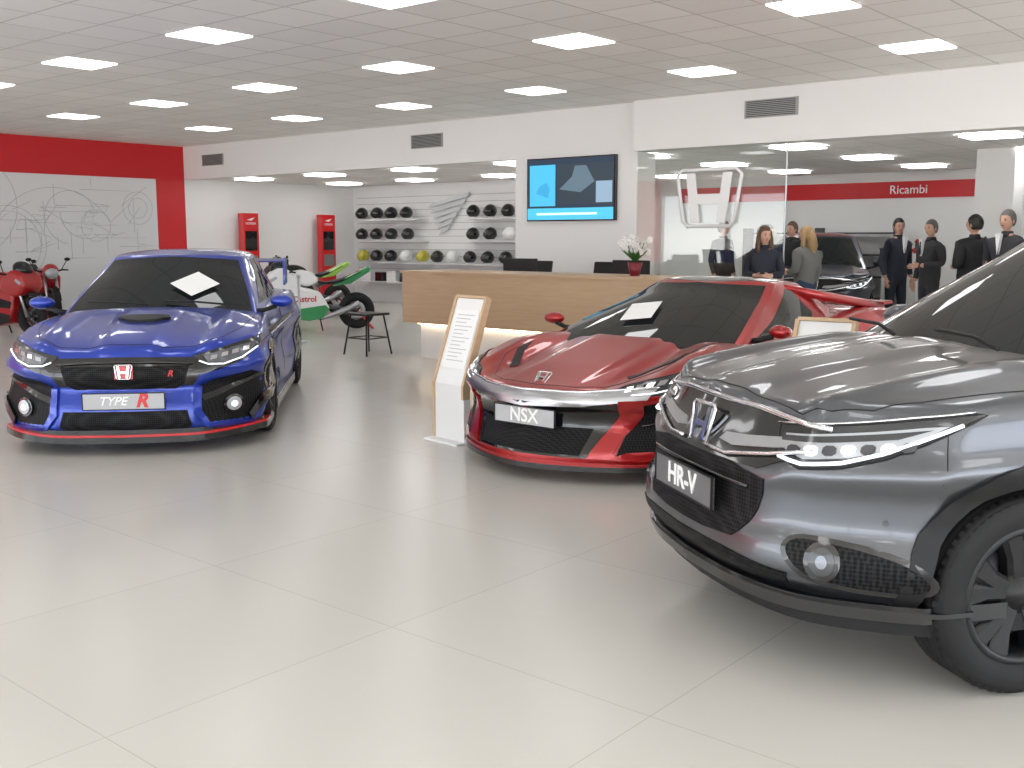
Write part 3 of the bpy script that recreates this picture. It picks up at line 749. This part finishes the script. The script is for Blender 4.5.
# poster on red wall
e=empty('wall_poster',(0,Y1-.02,0))
box('poster_sheet',(6.2,0,1.42),(11.05,.02,2.54),mat('poster_paper',(.70,.71,.72),.6),e)
M_line=mat('sketch_line',(.36,.37,.40),.6)
def circ(cx,cz,r,a0=0,a1=360,n=40): return [(cx+r*math.cos(math.radians(a0+(a1-a0)*k/n)),-.012,cz+r*math.sin(math.radians(a0+(a1-a0)*k/n))) for k in range(n+1)]
for (cx,cz,r,a0,a1) in ((11.3,2.1,.32,0,360),(11.3,2.1,.2,0,360),(9.9,1.9,.5,20,260),(10.4,1.75,.30,0,360),(8.7,1.4,.7,0,360),(8.7,1.4,.6,0,360),(9.6,1.2,1.25,30,150),(6.4,1.6,.8,10,170),(10.2,2.0,.5,180,300),(8.0,2.1,.9,300,400)):
    tube('sketch_arc',circ(cx,cz,r,a0,a1),.0035,M_line,e,4)
rs=random.Random(8)
for k in range(54):
    x=rs.uniform(7.3,11.3);z=rs.uniform(1.1,2.5)
    if k%3==0: p=[(x,-.012,z),(min(11.6,x+rs.uniform(.3,1.2)),-.012,z)]
    elif k%3==1: p=[(x,-.012,z),(x,-.012,min(2.65,z+rs.uniform(.2,.7)))]
    else: p=[(x,-.012,z),(min(11.6,x+rs.uniform(.2,.6)),-.012,min(2.65,z+rs.uniform(-.4,.4)))]
    tube('sketch_line',p,.003,M_line,e,4)
for k in range(8):
    x=rs.uniform(7.5,10.8);z=rs.uniform(1.3,2.3);a=rs.uniform(.1,.35);b=rs.uniform(.05,.2)
    tube('sketch_part',[(x,-.012,z),(x+a,-.012,z+.03),(x+a+.05,-.012,z+b),(x+.06,-.012,z+b+.03)],.003,M_line,e,4,True)
boxes('trim_slats',[((16.995,15.9,.5+.15*k),(.012,6.6,.012)) for k in range(14)],mat('groove_grey',(.45,.45,.45),.6))
# helmets
e=empty('helmet_display',(16.72,0,0))
cols=[M_gblack,mat('helmet_grey',(.12,.12,.13),.2,coat=1),mat('helmet_yellow',(.5,.45,.04),.2,coat=1),M_white,mat('helmet_silver',(.35,.36,.38),.25,.6,coat=1),M_white]
hp=[]
for z in (1.93,1.45):
    for k in range(4): hp.append((18.72-.50*k+rs.uniform(-.03,.03),z))
    for k in range(3): hp.append((15.2-.50*k+rs.uniform(-.03,.03),z))
for k in range(10): hp.append((18.72-.49*k+rs.uniform(-.03,.03),.95))
for i,(y,z) in enumerate(hp):
    m=cols[0] if random.random()<(.65 if z>1.2 else .45) else random.choice(cols)
    V=[];F=[];sg=16;rg=9
    for r in range(rg+1):
        a=math.pi*(.02+.80*r/rg)
        for k in range(sg):
            t=2*math.pi*k/sg; s=.135*(1.0 if a<1.6 else 1.02)
            V.append((-math.cos(t)*s*1.12*math.sin(a)-(.02 if a>1.4 and math.cos(t)>0 else 0),y+math.sin(t)*s*math.sin(a),z+.15+.14*math.cos(a)))
    for r in range(rg):
        for k in range(sg): F.append((r*sg+k,r*sg+(k+1)%sg,(r+1)*sg+(k+1)%sg,(r+1)*sg+k))
    mesh_obj('helmet_shell',V,F,m,e,True)
    ell('helmet_visor',(-.035,y,z+.16),(.125,.115,.055),mat('visor',(.03,.035,.04),.05,spec=.8),e,seg=12,rings=6)
boxes('helmet_shelves',[((.10,17.9,z),(.36,2.2,.02)) for z in (1.92,1.44)]+[((.10,14.6,z),(.36,1.7,.02)) for z in (1.92,1.44)]+[((.10,16.4,.94),(.36,5.2,.02)),((.10,16.4,.50),(.36,5.2,.02))],M_white,e)
for k in range(12):
    y=18.6-.42*k; hh=rs.uniform(.12,.26)
    box('accessory_box',(.08,y,.51+hh/2),(.22,rs.uniform(.2,.32),hh),random.choice([M_gblack,M_dsteel,M_white,M_redk]),e,.01)
e=empty('wing_sign',(16.93,16.15,2.0))
Mw=mat('wing_silver',(.62,.64,.66),.3,.2)
for k in range(6):
    z=.30-.12*k
    prism('feather',[(.58-.16*k*.4,z-.12),(.50-.06*k,z-.03),(-.66+.12*k,z+.20-.02*k),(-.62+.12*k,z+.10-.02*k)],-.02,0,Mw,e,'yz')
for x in (13.75,15.9):
    e=empty('red_totem',(x,Y1-.28,0))
    box('totem_body',(0,0,1.02),(.42,.16,2.04),M_redp,e,.01)
    box('totem_screen',(0,-.083,1.45),(.30,.01,.42),M_gblack,e)
    box('totem_card',(0,-.083,1.0),(.30,.01,.26),mat('totem_grey',(.2,.2,.2),.5),e)
    text('totem_label','HONDA',.07,M_paper,e,(0,-.085,1.82),(math.pi/2,0,0))
    prism('totem_wing',[(-.1,1.90),(.1,1.95),(.02,1.88)],-.088,-.08,M_paper,e)
    box('totem_foot',(0,0,.015),(.5,.34,.03),M_dsteel,e)
# ---------------------------------------------------------------- counter
e=empty('reception_counter',(9.27,7.7,0))
box('counter_front_panel',(.03,0,.775),(.06,3.9,.65),M_wood,e)
box('counter_side_panel',(.42,1.93,.775),(.76,.04,.65),M_wood,e)
box('counter_side_panel_near',(.42,-1.93,.775),(.76,.04,.65),M_wood,e)
box('counter_top',(.38,0,1.09),(.80,3.92,.03),M_wood,e)
box('counter_base',(.42,0,.21),(.60,3.5,.42),M_white,e)
box('counter_led_strip',(.085,0,.44),(.03,3.5,.012),mat('warm_led',(1,.85,.6),.5,emis=9,ecol=(1,.82,.55)),e)
box('counter_desk',(1.05,0,.74),(.6,3.5,.03),M_white,e)
boxes('counter_desk_legs',[((1.25,-1.6,.365),(.06,.06,.73)),((1.25,1.6,.365),(.06,.06,.73))],M_satin,e)
def monitor(loc,ang):
    e=empty('desk_monitor',loc,ang)
    box('monitor_panel',(0,0,.34),(.03,.52,.32),M_black,e,.008); box('monitor_screen',(-.018,0,.34),(.004,.49,.29),M_gblack,e)
    box('monitor_neck',(.03,0,.13),(.03,.05,.24),M_black,e); box('monitor_foot',(.02,0,.01),(.18,.24,.018),M_black,e)
monitor((10.35,8.6,.756),.1+math.pi); monitor((10.35,6.9,.756),math.pi)
def chair(loc,ang):
    e=empty('office_chair',loc,ang)
    for k in range(5):
        a=2*math.pi*k/5; tube('chair_leg',[(0,0,.10),(.28*math.cos(a),.28*math.sin(a),.07)],[.022,.015],M_black,e); ell('chair_castor',(.28*math.cos(a),.28*math.sin(a),.03),(.03,.03,.03),M_black,e,seg=8,rings=6)
    tube('chair_post',[(0,0,.08),(0,0,.45)],.025,M_dsteel,e)
    box('chair_seat',(0,0,.48),(.48,.48,.07),M_black,e,.03)
    prism('chair_back',[(-.24,.60),(-.20,.60),(-.22,.9),(-.27,1.20),(-.31,1.20),(-.26,.9)],-.24,.24,M_black,e,bevel=.015)
    tube('chair_bracket',[(-.1,0,.46),(-.26,0,.48),(-.27,0,.7)],.02,M_black,e)
    for sd in (1,-1): tube('chair_arm',[(-.22,sd*.25,.68),(.12,sd*.26,.70),(.1,sd*.26,.5)],.015,M_black,e)
chair((11.2,8.0,0),math.pi); chair((11.2,9.2,0),math.pi)
def potted(name,loc,fc,h=.45,pot=M_redp,sc=1):
    e=empty(name,loc)
    lathe('pot',[(0,0),(.06*sc,0),(.09*sc,.16*sc),(.085*sc,.16*sc),(.05*sc,.02)],pot,e,20)
    rs=random.Random(3)
    for k in range(8):
        a=k*.8; d=.12*sc
        prism('leaf',[(0,.0),(d,.03),(d*1.8,.0),(d,-.03)],-.003,.003,mat('leaf_green',(.03,.12,.02),.5),e,'xy',loc=(0,0,.17*sc),rot=(0,-.7,a))
    for k in range(4):
        a=k*1.7; p=[(0,0,.1*sc),(.05*math.cos(a),.05*math.sin(a),h*.6),(.11*math.cos(a)*sc,.11*math.sin(a)*sc,h)]
        tube('stem',p,.005,mat('leaf_green',(.03,.12,.02),.5),e,5)
        for q in range(6):
            c=Vector(p[2])+Vector((rs.uniform(-.09,.09),rs.uniform(-.09,.09),rs.uniform(-.14,.06)))*sc
            for b in range(5):
                t=b*1.257; ell('petal',(c.x,c.y+.022*math.cos(t),c.z+.022*math.sin(t)),(.008,.022,.018),fc,e,seg=6,rings=4)
potted('potted_orchid',(9.6,6.35,1.106),mat('petal_white',(.85,.83,.8),.5),.36,mat('pot_burgundy',(.18,.01,.02),.4),.9)
e=empty('black_stool',(9.2,10.25,0))
box('stool_seat',(0,0,.53),(.42,.42,.03),M_black,e,.01)
for a in (-1,1):
    for b in (-1,1): tube('stool_leg',[(a*.15,b*.15,.52),(a*.22,b*.22,0)],.012,M_black,e)
    tube('stool_rung',[(a*.19,-.19,.22),(a*.19,.19,.22)],.008,M_black,e); tube('stool_rung',[(-.19,a*.19,.22),(.19,a*.19,.22)],.008,M_black,e)
def stand(loc,ang,k=1.0):
    e=empty('info_stand',loc,ang)
    zt=1.08*k; zm=.44*k
    prism('stand_panel',[(.10,.0),(.10,zm),(-.13,zt),(-.16,zt-.01),(.06,zm-.01),(.06,0)],-.17,.17,M_white,e)
    for sd in (1,-1):
        prism('stand_edge',[(.112,zm-.1),(.112,zm),(-.118,zt+.012),(-.17,zt),(.045,zm-.01),(.045,zm-.1)],sd*.172-.012,sd*.172+.012,M_wood,e)
        prism('stand_leg_edge',[(.105,.0),(.105,zm-.1),(.045,zm-.1),(.03,0)],sd*.172-.012,sd*.172+.012,M_wood if sd<0 else M_white,e)
    box('stand_top',(-.144,0,zt+.008),(.05,.34,.02),M_wood,e,rot=(0,-.3,0))
    box('stand_foot',(-.02,0,.008),(.42,.40,.016),M_white,e)
    dv=Vector((-.23,0,zt-zm)).normalized(); a=math.atan2(.23,zt-zm)
    nx,nz=math.cos(a),math.sin(a); nv_=Vector((nx,0,nz))
    c=Vector((.10,0,zm))+dv*(zt-zm)*.56+nv_*.004
    box('stand_sheet',tuple(c),(.003,.27,.46*k),M_paper,e,rot=(0,-a,0))
    for i in range(13):
        cc=c+dv*(.19-.03*i)*k+nv_*.003
        box('stand_text_line',(cc.x,-.02*(i%3),cc.z),(.002,.20-.04*(i%3),.005),mat('ink',(.45,.45,.47),.6),e,rot=(0,-a,0))
p=G(-.40,7.78); stand((p[0],p[1],0),GA(-.74,-.67),.985)
p=G(1.78,6.05); stand((p[0],p[1],0),GA(-.6,-.8),.95)
p=G(-3.1,15.2); e=empty('barrier_post',(p[0],p[1],0))
lathe('post_base',[(0,.02),(.15,.02),(.16,0)],M_satin,e,24); tube('post_pole',[(0,0,.01),(0,0,.95)],.018,M_satin,e); ell('post_cap',(0,0,.96),(.03,.03,.03),M_satin,e)
# ---------------------------------------------------------------- motorcycles
def moto(name,loc,ang,c1,c2,c3,fair=True,stripe=None,rimc=None,pad=True):
    e=empty(name,loc,ang); rimc=rimc or c3
    for x in (.70,-.70):
        w=empty('wheel',(x,0,.31)); w.parent=e
        pr=[(.23+.075*math.cos(t)*1.0,.065*math.sin(t)) for t in [2*math.pi*k/12 for k in range(12)]]
        lathe('tyre',pr,M_rubber,w,32,'y',closed=True)
        lathe('rim',[(.17,-.03),(.19,-.04),(.19,.04),(.17,.03)],rimc,w,32,'y',closed=True)
        lathe('disc',[(.07,.045),(.15,.045),(.15,.04),(.07,.04)],M_satin,w,24,'y',closed=True)
        for k in range(5):
            a=k*1.257; tube('spoke',[(0,0,0),(.175*math.cos(a),0,.175*math.sin(a))],.014,rimc,w,6)
        tube('axle',[(0,-.1,0),(0,.1,0)],.018,M_dsteel,w)
    for sd in (1,-1):
        tube('fork',[(.70,sd*.09,.31),(.56,sd*.09,.68),(.46,sd*.09,.93)],.024,M_satin,e)
        tube('swingarm',[(-.70,sd*.10,.31),(-.15,sd*.09,.40)],.03,M_dsteel,e)
        tube('frame_spar',[(.44,sd*.05,.84),(.2,sd*.14,.70),(-.12,sd*.13,.45)],.032,M_dsteel,e)
        tube('handlebar',[(.44,sd*.05,.93),(.38,sd*.24,.97),(.33,sd*.34,.96)],.015,M_black,e)
        tube('subframe',[(-.05,sd*.1,.72),(-.72,sd*.07,.92)],.016,M_dsteel,e)
        tube('mirror_arm',[(.40,sd*.22,.98),(.44,sd*.30,1.13)],.007,M_black,e); ell('mirror',(.44,sd*.31,1.15),(.015,.05,.03),M_black,e)
    prism('fuel_tank',[(.44,.88),(.36,.97),(.18,1.0),(.0,.93),(-.08,.80),(.1,.72),(.40,.76)],-.14,.14,c1,e,bevel=.05,seg=4)
    prism('seat',[(-.05,.82),(-.30,.78),(-.52,.86),(-.78,.98),(-.80,.94),(-.5,.78),(-.1,.74)],-.11,.11,M_black,e,bevel=.02)
    prism('tail_fairing',[(-.30,.72),(-.50,.86),(-.92,1.05),(-.94,.97),(-.6,.76)],-.11,.11,c2,e,bevel=.03,seg=3)
    box('engine_block',(.10,0,.45),(.42,.30,.32),M_dsteel,e,.04)
    boxes('cooling_fins',[((.16,0,.50+.025*k),(.30,.34,.008)) for k in range(5)],M_satin,e)
    tube('exhaust',[(.3,.12,.45),(.25,.14,.22),(-.1,.16,.20),(-.4,.17,.30),(-.72,.17,.44)],[.022,.022,.025,.05,.05],M_satin,e)
    prism('front_mudguard',[(.98,.46),(.93,.58),(.83,.67),(.70,.70),(.55,.66),(.50,.58),(.56,.60),(.70,.645),(.84,.60),(.93,.49)],-.06,.06,c2,e,bevel=.01)
    if fair:
        prism('fairing_upper',[(.80,.78),(.74,.94),(.58,1.04),(.46,1.02),(.30,.92),(.20,.74),(.40,.60),(.66,.64)],-.19,.19,c1,e,bevel=.06,seg=4)
        prism('fairing_lower',[(.52,.64),(.28,.74),(-.08,.64),(-.24,.36),(-.12,.20),(.12,.15),(.40,.20),(.50,.42)],-.19,.19,c1,e,bevel=.04,seg=3)
        for sd in (1,-1):
            prism('fairing_belly',[(.44,.22),(.12,.16),(-.12,.21),(-.23,.35),(-.16,.42),(.44,.34)],sd*.192-.002,sd*.192+.002,c2,e)
            prism('fairing_stripe',[(.50,.54),(.20,.60),(-.10,.54),(-.14,.46),(.46,.44)],sd*.194-.002,sd*.194+.002,stripe or c3,e)
            prism('nose_lamp',[(.74,.84),(.62,.90),(.60,.86),(.70,.80)],sd*.17,sd*.195,M_lens,e)
        ell('windscreen',(.56,0,1.04),(.15,.15,.11),M_glassdk,e,rot=(0,.5,0))
        if stripe:
            text('fairing_text','Castrol',.13,M_redp,e,(.18,.20,.52),(math.pi/2,0,math.pi),bold=.003); text('fairing_text','Castrol',.13,M_redp,e,(.18,-.20,.52),(math.pi/2,0,0),bold=.003)
    else:
        ell('headlamp',(.62,0,.92),(.08,.11,.10),M_lens,e); ell('headlamp_cowl',(.57,0,.96),(.10,.13,.12),c1,e)
        prism('tank_shroud',[(.52,.88),(.25,.93),(.08,.75),(.18,.52),(.44,.60)],-.18,.18,c1,e,bevel=.05,seg=3)
        prism('belly_pan',[(.40,.30),(-.15,.34),(-.20,.20),(.30,.18)],-.15,.15,c1,e,bevel=.03)
    tube('side_stand',[(-.05,.12,.33),(-.1,.26,.0)],.012,M_black,e)
    if fair and pad:
        tube('paddock_stand',[(-.70,.14,.31),(-.95,.16,.02),(-.95,-.16,.02),(-.70,-.14,.31)],.015,M_redp,e)
Mg=mat('moto_green',(.01,.25,.07),.3,coat=1); Mlime=mat('wheel_lime',(.25,.5,.05),.3,coat=1)
p=G(-3.28,17.3); moto('sport_motorcycle',(p[0],p[1],0),GA(-.95,-.3),M_white,Mg,M_redp,True,M_white,M_black)
p=G(-4.1,20.6); moto('sport_motorcycle',(p[0],p[1],0),GA(-.8,-.5),M_black,Mlime,M_gblack)
p=G(-8.05,16.4); moto('sport_motorcycle',(p[0],p[1],0),GA(.90,-.43),M_redk,M_black,M_black,True,None,M_dsteel,False)
p=G(-8.2,18.3); moto('naked_motorcycle',(p[0],p[1],0),GA(.6,-.8),M_redk,M_black,M_dsteel,False)
p=G(6.25,16.7)
e=empty('display_table',(p[0],p[1],0)); box('table_top',(0,0,1.03),(.5,.6,.04),M_white,e); boxes('table_legs',[((a*.2,b*.25,.505),(.05,.05,1.01)) for a in (1,-1) for b in (1,-1)],M_white,e)
potted('flower_vase',(p[0],p[1],1.05),mat('petal_red',(.6,.02,.02),.5),.38,M_white)
boxes('parts_shelving',[((XA-.3,8.5,z),(.4,3.0,.03)) for z in (.4,.8,1.2,1.6)]+[((XA-.3,y,.85),(.4,.03,1.7)) for y in (7.0,8.5,10.0)],M_dsteel)
# ---------------------------------------------------------------- people
M_skin=mat('skin',(.62,.36,.26),.5); M_shoe=mat('shoe_black',(.01,.01,.01),.3); M_lip=mat('lips',(.45,.12,.11),.5); M_eye=mat('eye',(.02,.015,.01),.2)
def skin(name,verts,edges,rad,parent,mats,labels,sub=1):
    me=bpy.data.meshes.new(name); me.from_pydata(verts,edges,[])
    ob=bpy.data.objects.new(name,me); COL.objects.link(ob)
    md=ob.modifiers.new('k','SKIN'); md.use_smooth_shade=True
    for i,r in enumerate(rad): me.skin_vertices[0].data[i].radius=(r,r) if not isinstance(r,tuple) else r
    me.skin_vertices[0].data[0].use_root=True
    s=ob.modifiers.new('s','SUBSURF'); s.levels=sub; s.render_levels=sub
    m2=evalmesh(ob); ob.modifiers.clear(); ob.data=m2
    for m in mats: m2.materials.append(m)
    Vs=[Vector(v) for v in verts]
    for p in m2.polygons:
        p.use_smooth=True
        best=9;bl=0
        for (a,b),l in zip(edges,labels):
            A=Vs[a];B=Vs[b];d=B-A;t=max(0,min(1,(p.center-A).dot(d)/max(1e-9,d.length_squared))); q=(A+d*t-p.center).length
            if q<best: best=q;bl=l
        p.material_index=bl
    ob.parent=parent; return ob
def human(name,cam,facing,H,top,legs,hairc,hair='short',pose=('down','down'),female=False,turn=0,bulk=1.0,suit=None):
    x,y=G(*cam); e=empty(name,(x,y,0),GA(*facing)); s=H/1.75
    sw=.165 if female else .19
    V=[(0,0,.95),(0,0,1.08),(.0,0,1.24),(0,0,1.37),(0,0,1.47),(.01,0,1.55)]
    R=[.135*bulk,.125*bulk*(.9 if female else 1),.145*bulk,.135*bulk,.062,.052]
    E=[(0,1),(1,2),(2,3),(3,4),(4,5)]; Lb=[0,0,0,0,2]
    def add(v,r,pr,l):
        V.append(v);R.append(r);E.append((pr,len(V)-1));Lb.append(l);return len(V)-1
    wrists=[]
    for sd,ps in ((1,pose[0]),(-1,pose[1])):
        sh=add((0,sd*sw,1.41),.066*bulk,3,0)
        if ps=='down': el,wr=(-.03,sd*(sw+.07),1.13),(.05,sd*(sw+.06),.88)
        elif ps=='front': el,wr=(-.01,sd*(sw+.06),1.14),(.24,sd*.08,1.12)
        elif ps=='phone': el,wr=(.04,sd*(sw+.05),1.15),(.20,sd*.12,1.36)
        else: el,wr=(-.10,sd*(sw+.10),1.15),(.02,sd*(sw+.0),.95)
        a=add(el,.050*bulk,sh,0); b=add(tuple((Vector(el)*.15+Vector(wr)*.85)),.036,a,0); c=add(wr,.026,b,2); wrists.append((Vector(el),Vector(wr),sd))
    for sd,o in ((1,.06),(-1,-.05)):
        h=add((0,sd*.09,.86),.098,0,1); k=add((.02+o*.4,sd*.10,.50),.066,h,1); a=add((-.02+o,sd*.10,.10),.045,k,1); f=add((.02+o,sd*.105,.05),.042,a,3); add((.17+o,sd*.12,.035),.034,f,3)
    V=[tuple(Vector(v)*s) for v in V]; R=[r*s for r in R]
    skin('body',V,E,R,e,[top,legs,M_skin,M_shoe],Lb,2)
    for el,wr,sd in wrists:
        d=(wr-el).normalized(); side=Vector((0,sd,0)); f=d.cross(side).normalized()
        if f.x<0: f=-f
        HV=[wr,wr+d*.045];HR=[.024,.03];HE=[(0,1)]
        for i,(o,l) in enumerate(((-.030,.075),(-.010,.088),(.010,.082),(.028,.062))):
            b=wr+d*.075+f*o; HV.append(b);HR.append(.010);HE.append((1,len(HV)-1))
            m=b+d*l*.5-side*.006; HV.append(m);HR.append(.009);HE.append((len(HV)-2,len(HV)-1))
            HV.append(b+d*l*.9-side*.028);HR.append(.007);HE.append((len(HV)-2,len(HV)-1))
        b=wr+d*.03+f*.035; HV.append(b);HR.append(.011);HE.append((0,len(HV)-1)); HV.append(b+d*.045+f*.018-side*.012);HR.append(.009);HE.append((len(HV)-2,len(HV)-1))
        skin('hand',[tuple(v*s) for v in HV],HE,[r*s for r in HR],e,[M_skin],[0]*len(HE),1)
    hd=empty('head',(.015*s,0,1.64*s),turn); hd.parent=e; hd.scale=(s,s,s)
    sg,rg=20,16; HV=[];F=[]
    for r in range(rg+1):
        a=math.pi*r/rg
        for k in range(sg):
            t=2*math.pi*k/sg; z=.118*math.cos(a); w=math.sin(a)
            jaw=1-.28*max(0,-math.cos(a)-.1)
            xx=.095*w*math.cos(t)*(jaw if math.cos(t)<0 else 1-.1*max(0,-math.cos(a))); yy=.074*w*math.sin(t)*jaw
            if abs(t if t<math.pi else t-2*math.pi)<.2 and -.035<z<.015: xx+=.014+.010*(.015-z)/.05
            HV.append((xx,yy,z))
    for r in range(rg):
        for k in range(sg): F.append((r*sg+k,(r+1)*sg+k,(r+1)*sg+(k+1)%sg,r*sg+(k+1)%sg))
    mesh_obj('skull',HV,F,M_skin,hd,True)
    prism('nose',[(.088,.012),(.112,-.028),(.09,-.034)],-.009,.009,M_skin,hd)
    for sd in (1,-1):
        ell('eye',(.084,sd*.030,.004),(.010,.013,.007),M_eye,hd,seg=8,rings=6); ell('ear',(-.002,sd*.076,-.008),(.018,.008,.030),M_skin,hd,seg=8,rings=6)
        ell('eyebrow',(.086,sd*.030,.024),(.008,.018,.004),hairc,hd,seg=8,rings=4)
    ell('mouth',(.083,0,-.058),(.009,.022,.006),M_lip,hd,seg=8,rings=4)
    V=[];F=[]
    for r in range(rg+1):
        a=math.pi*.72*r/rg
        for k in range(sg):
            t=2*math.pi*k/sg; c=math.cos(t)
            aa=a*(1 if c<.15 else 1-.48*min(1,(c-.15)/.5))
            V.append((-.010+.104*math.sin(aa)*c,.084*math.sin(aa)*math.sin(t),.012+.120*math.cos(aa)))
    for r in range(rg):
        for k in range(sg): F.append((r*sg+k,(r+1)*sg+k,(r+1)*sg+(k+1)%sg,r*sg+(k+1)%sg))
    mesh_obj('hair_cap',V,F,hairc,hd,True)
    if hair=='long':
        for sd in (1,-1): tube('hair_lock',[(-.01,sd*.066,.06),(.0,sd*.086,-.04),(.0,sd*.092,-.14),(.02,sd*.085,-.26)],[.03,.034,.036,.018],hairc,hd)
        tube('hair_back',[(-.05,0,.05),(-.085,0,-.06),(-.10,0,-.16),(-.10,0,-.27)],[.06,.075,.08,.04],hairc,hd,12)
    lathe('collar',[(.060*s,0),(.070*s,-.035*s),(.085*s,-.06*s),(.055*s,-.03*s)],top,e,16,loc=(0,0,1.52*s))
    if suit:
        prism('shirt_front',[(-.035,1.49),(.035,1.49),(.0,1.25)],.112*bulk,.152*bulk,M_paper,e,'yz',loc=(0,0,0)); e.children[-1].scale=(s,s,s)
        prism('necktie',[(-.012,1.46),(.012,1.46),(.014,1.30),(0,1.27),(-.014,1.30)],.150*bulk,.156*bulk,suit,e,'yz'); e.children[-1].scale=(s,s,s)
def cl(n,c,r=.8): return mat(n,c,r)
bk=cl('cloth_black',(.012,.012,.014)); nv=cl('cloth_navy',(.018,.022,.035)); gy=cl('cloth_grey',(.16,.16,.15)); dn=cl('denim',(.03,.05,.10)); ch=cl('cloth_charcoal',(.035,.035,.04))
hb=cl('hair_brown',(.09,.045,.02),.5); hbl=cl('hair_blonde',(.35,.22,.10),.5); hd_=cl('hair_dark',(.012,.009,.007),.5); hg=cl('hair_grey',(.12,.11,.105),.6)
human('standing_woman',(3.10,12.9),(-.3,-1),1.65,nv,bk,hb,'long',('front','front'),True,bulk=1.2,turn=.5)
human('standing_woman',(3.92,14.0),(-.6,.8),1.66,gy,dn,hbl,'long',('front','down'),True,bulk=1.35,turn=.3)
human('standing_woman',(3.84,15.8),(.5,-.9),1.70,bk,dn,hb,'long',('down','front'),True,bulk=1.1,turn=.5)
human('standing_man',(3.45,17.2),(.6,-.7),1.78,ch,bk,hd_,'short',('down','down'))
human('standing_man',(4.45,16.7),(-.8,-.3),1.76,bk,dn,hb,'short',('down','pocket'),turn=.3)
human('standing_woman',(3.46,14.5),(.9,-.3),1.68,bk,bk,hd_,'short',('front','down'),True,bulk=1.1)
human('standing_man',(5.98,15.0),(-.95,-.3),1.76,ch,ch,hg,'short',('front','down'),suit=nv,turn=.2,bulk=1.2)
human('standing_man',(5.90,16.1),(.4,-.9),1.80,nv,nv,hd_,'short',('down','down'),suit=nv,turn=-.4,bulk=1.15)
human('standing_man',(5.98,13.6),(-.35,1),1.80,bk,bk,hd_,'short',('front','front'),bulk=1.45,turn=.3)
human('standing_man',(6.00,12.75),(-.85,-.5),1.84,ch,ch,hg,'short',('down','front'),suit=nv,bulk=1.15)
# ---------------------------------------------------------------- world & camera
w=bpy.data.worlds.new('world'); sc.world=w; w.use_nodes=True
nt=w.node_tree; bg=nt.nodes['Background']
tc=nt.nodes.new('ShaderNodeTexCoord'); sx=nt.nodes.new('ShaderNodeSeparateXYZ'); cr=nt.nodes.new('ShaderNodeValToRGB')
nt.links.new(tc.outputs['Generated'],sx.inputs[0]); nt.links.new(sx.outputs['Z'],cr.inputs[0])
cr.color_ramp.elements[0].position=0.0; cr.color_ramp.elements[0].color=(1.0,.985,.965,1)  # below the horizon: added bright glow, sends light up to the ceiling
cr.color_ramp.elements[1].position=.04; cr.color_ramp.elements[1].color=(.62,.66,.71,1)
nt.links.new(cr.outputs[0],bg.inputs[0]); bg.inputs[1].default_value=6.2
cam=bpy.data.cameras.new('camera'); co=bpy.data.objects.new('camera',cam); COL.objects.link(co)
cam.sensor_width=36; cam.lens=36*1042/1024; cam.clip_end=100
co.location=(0,0,CH); co.rotation_euler=(math.radians(82.0),0,TH-math.pi/2)
sc.camera=co
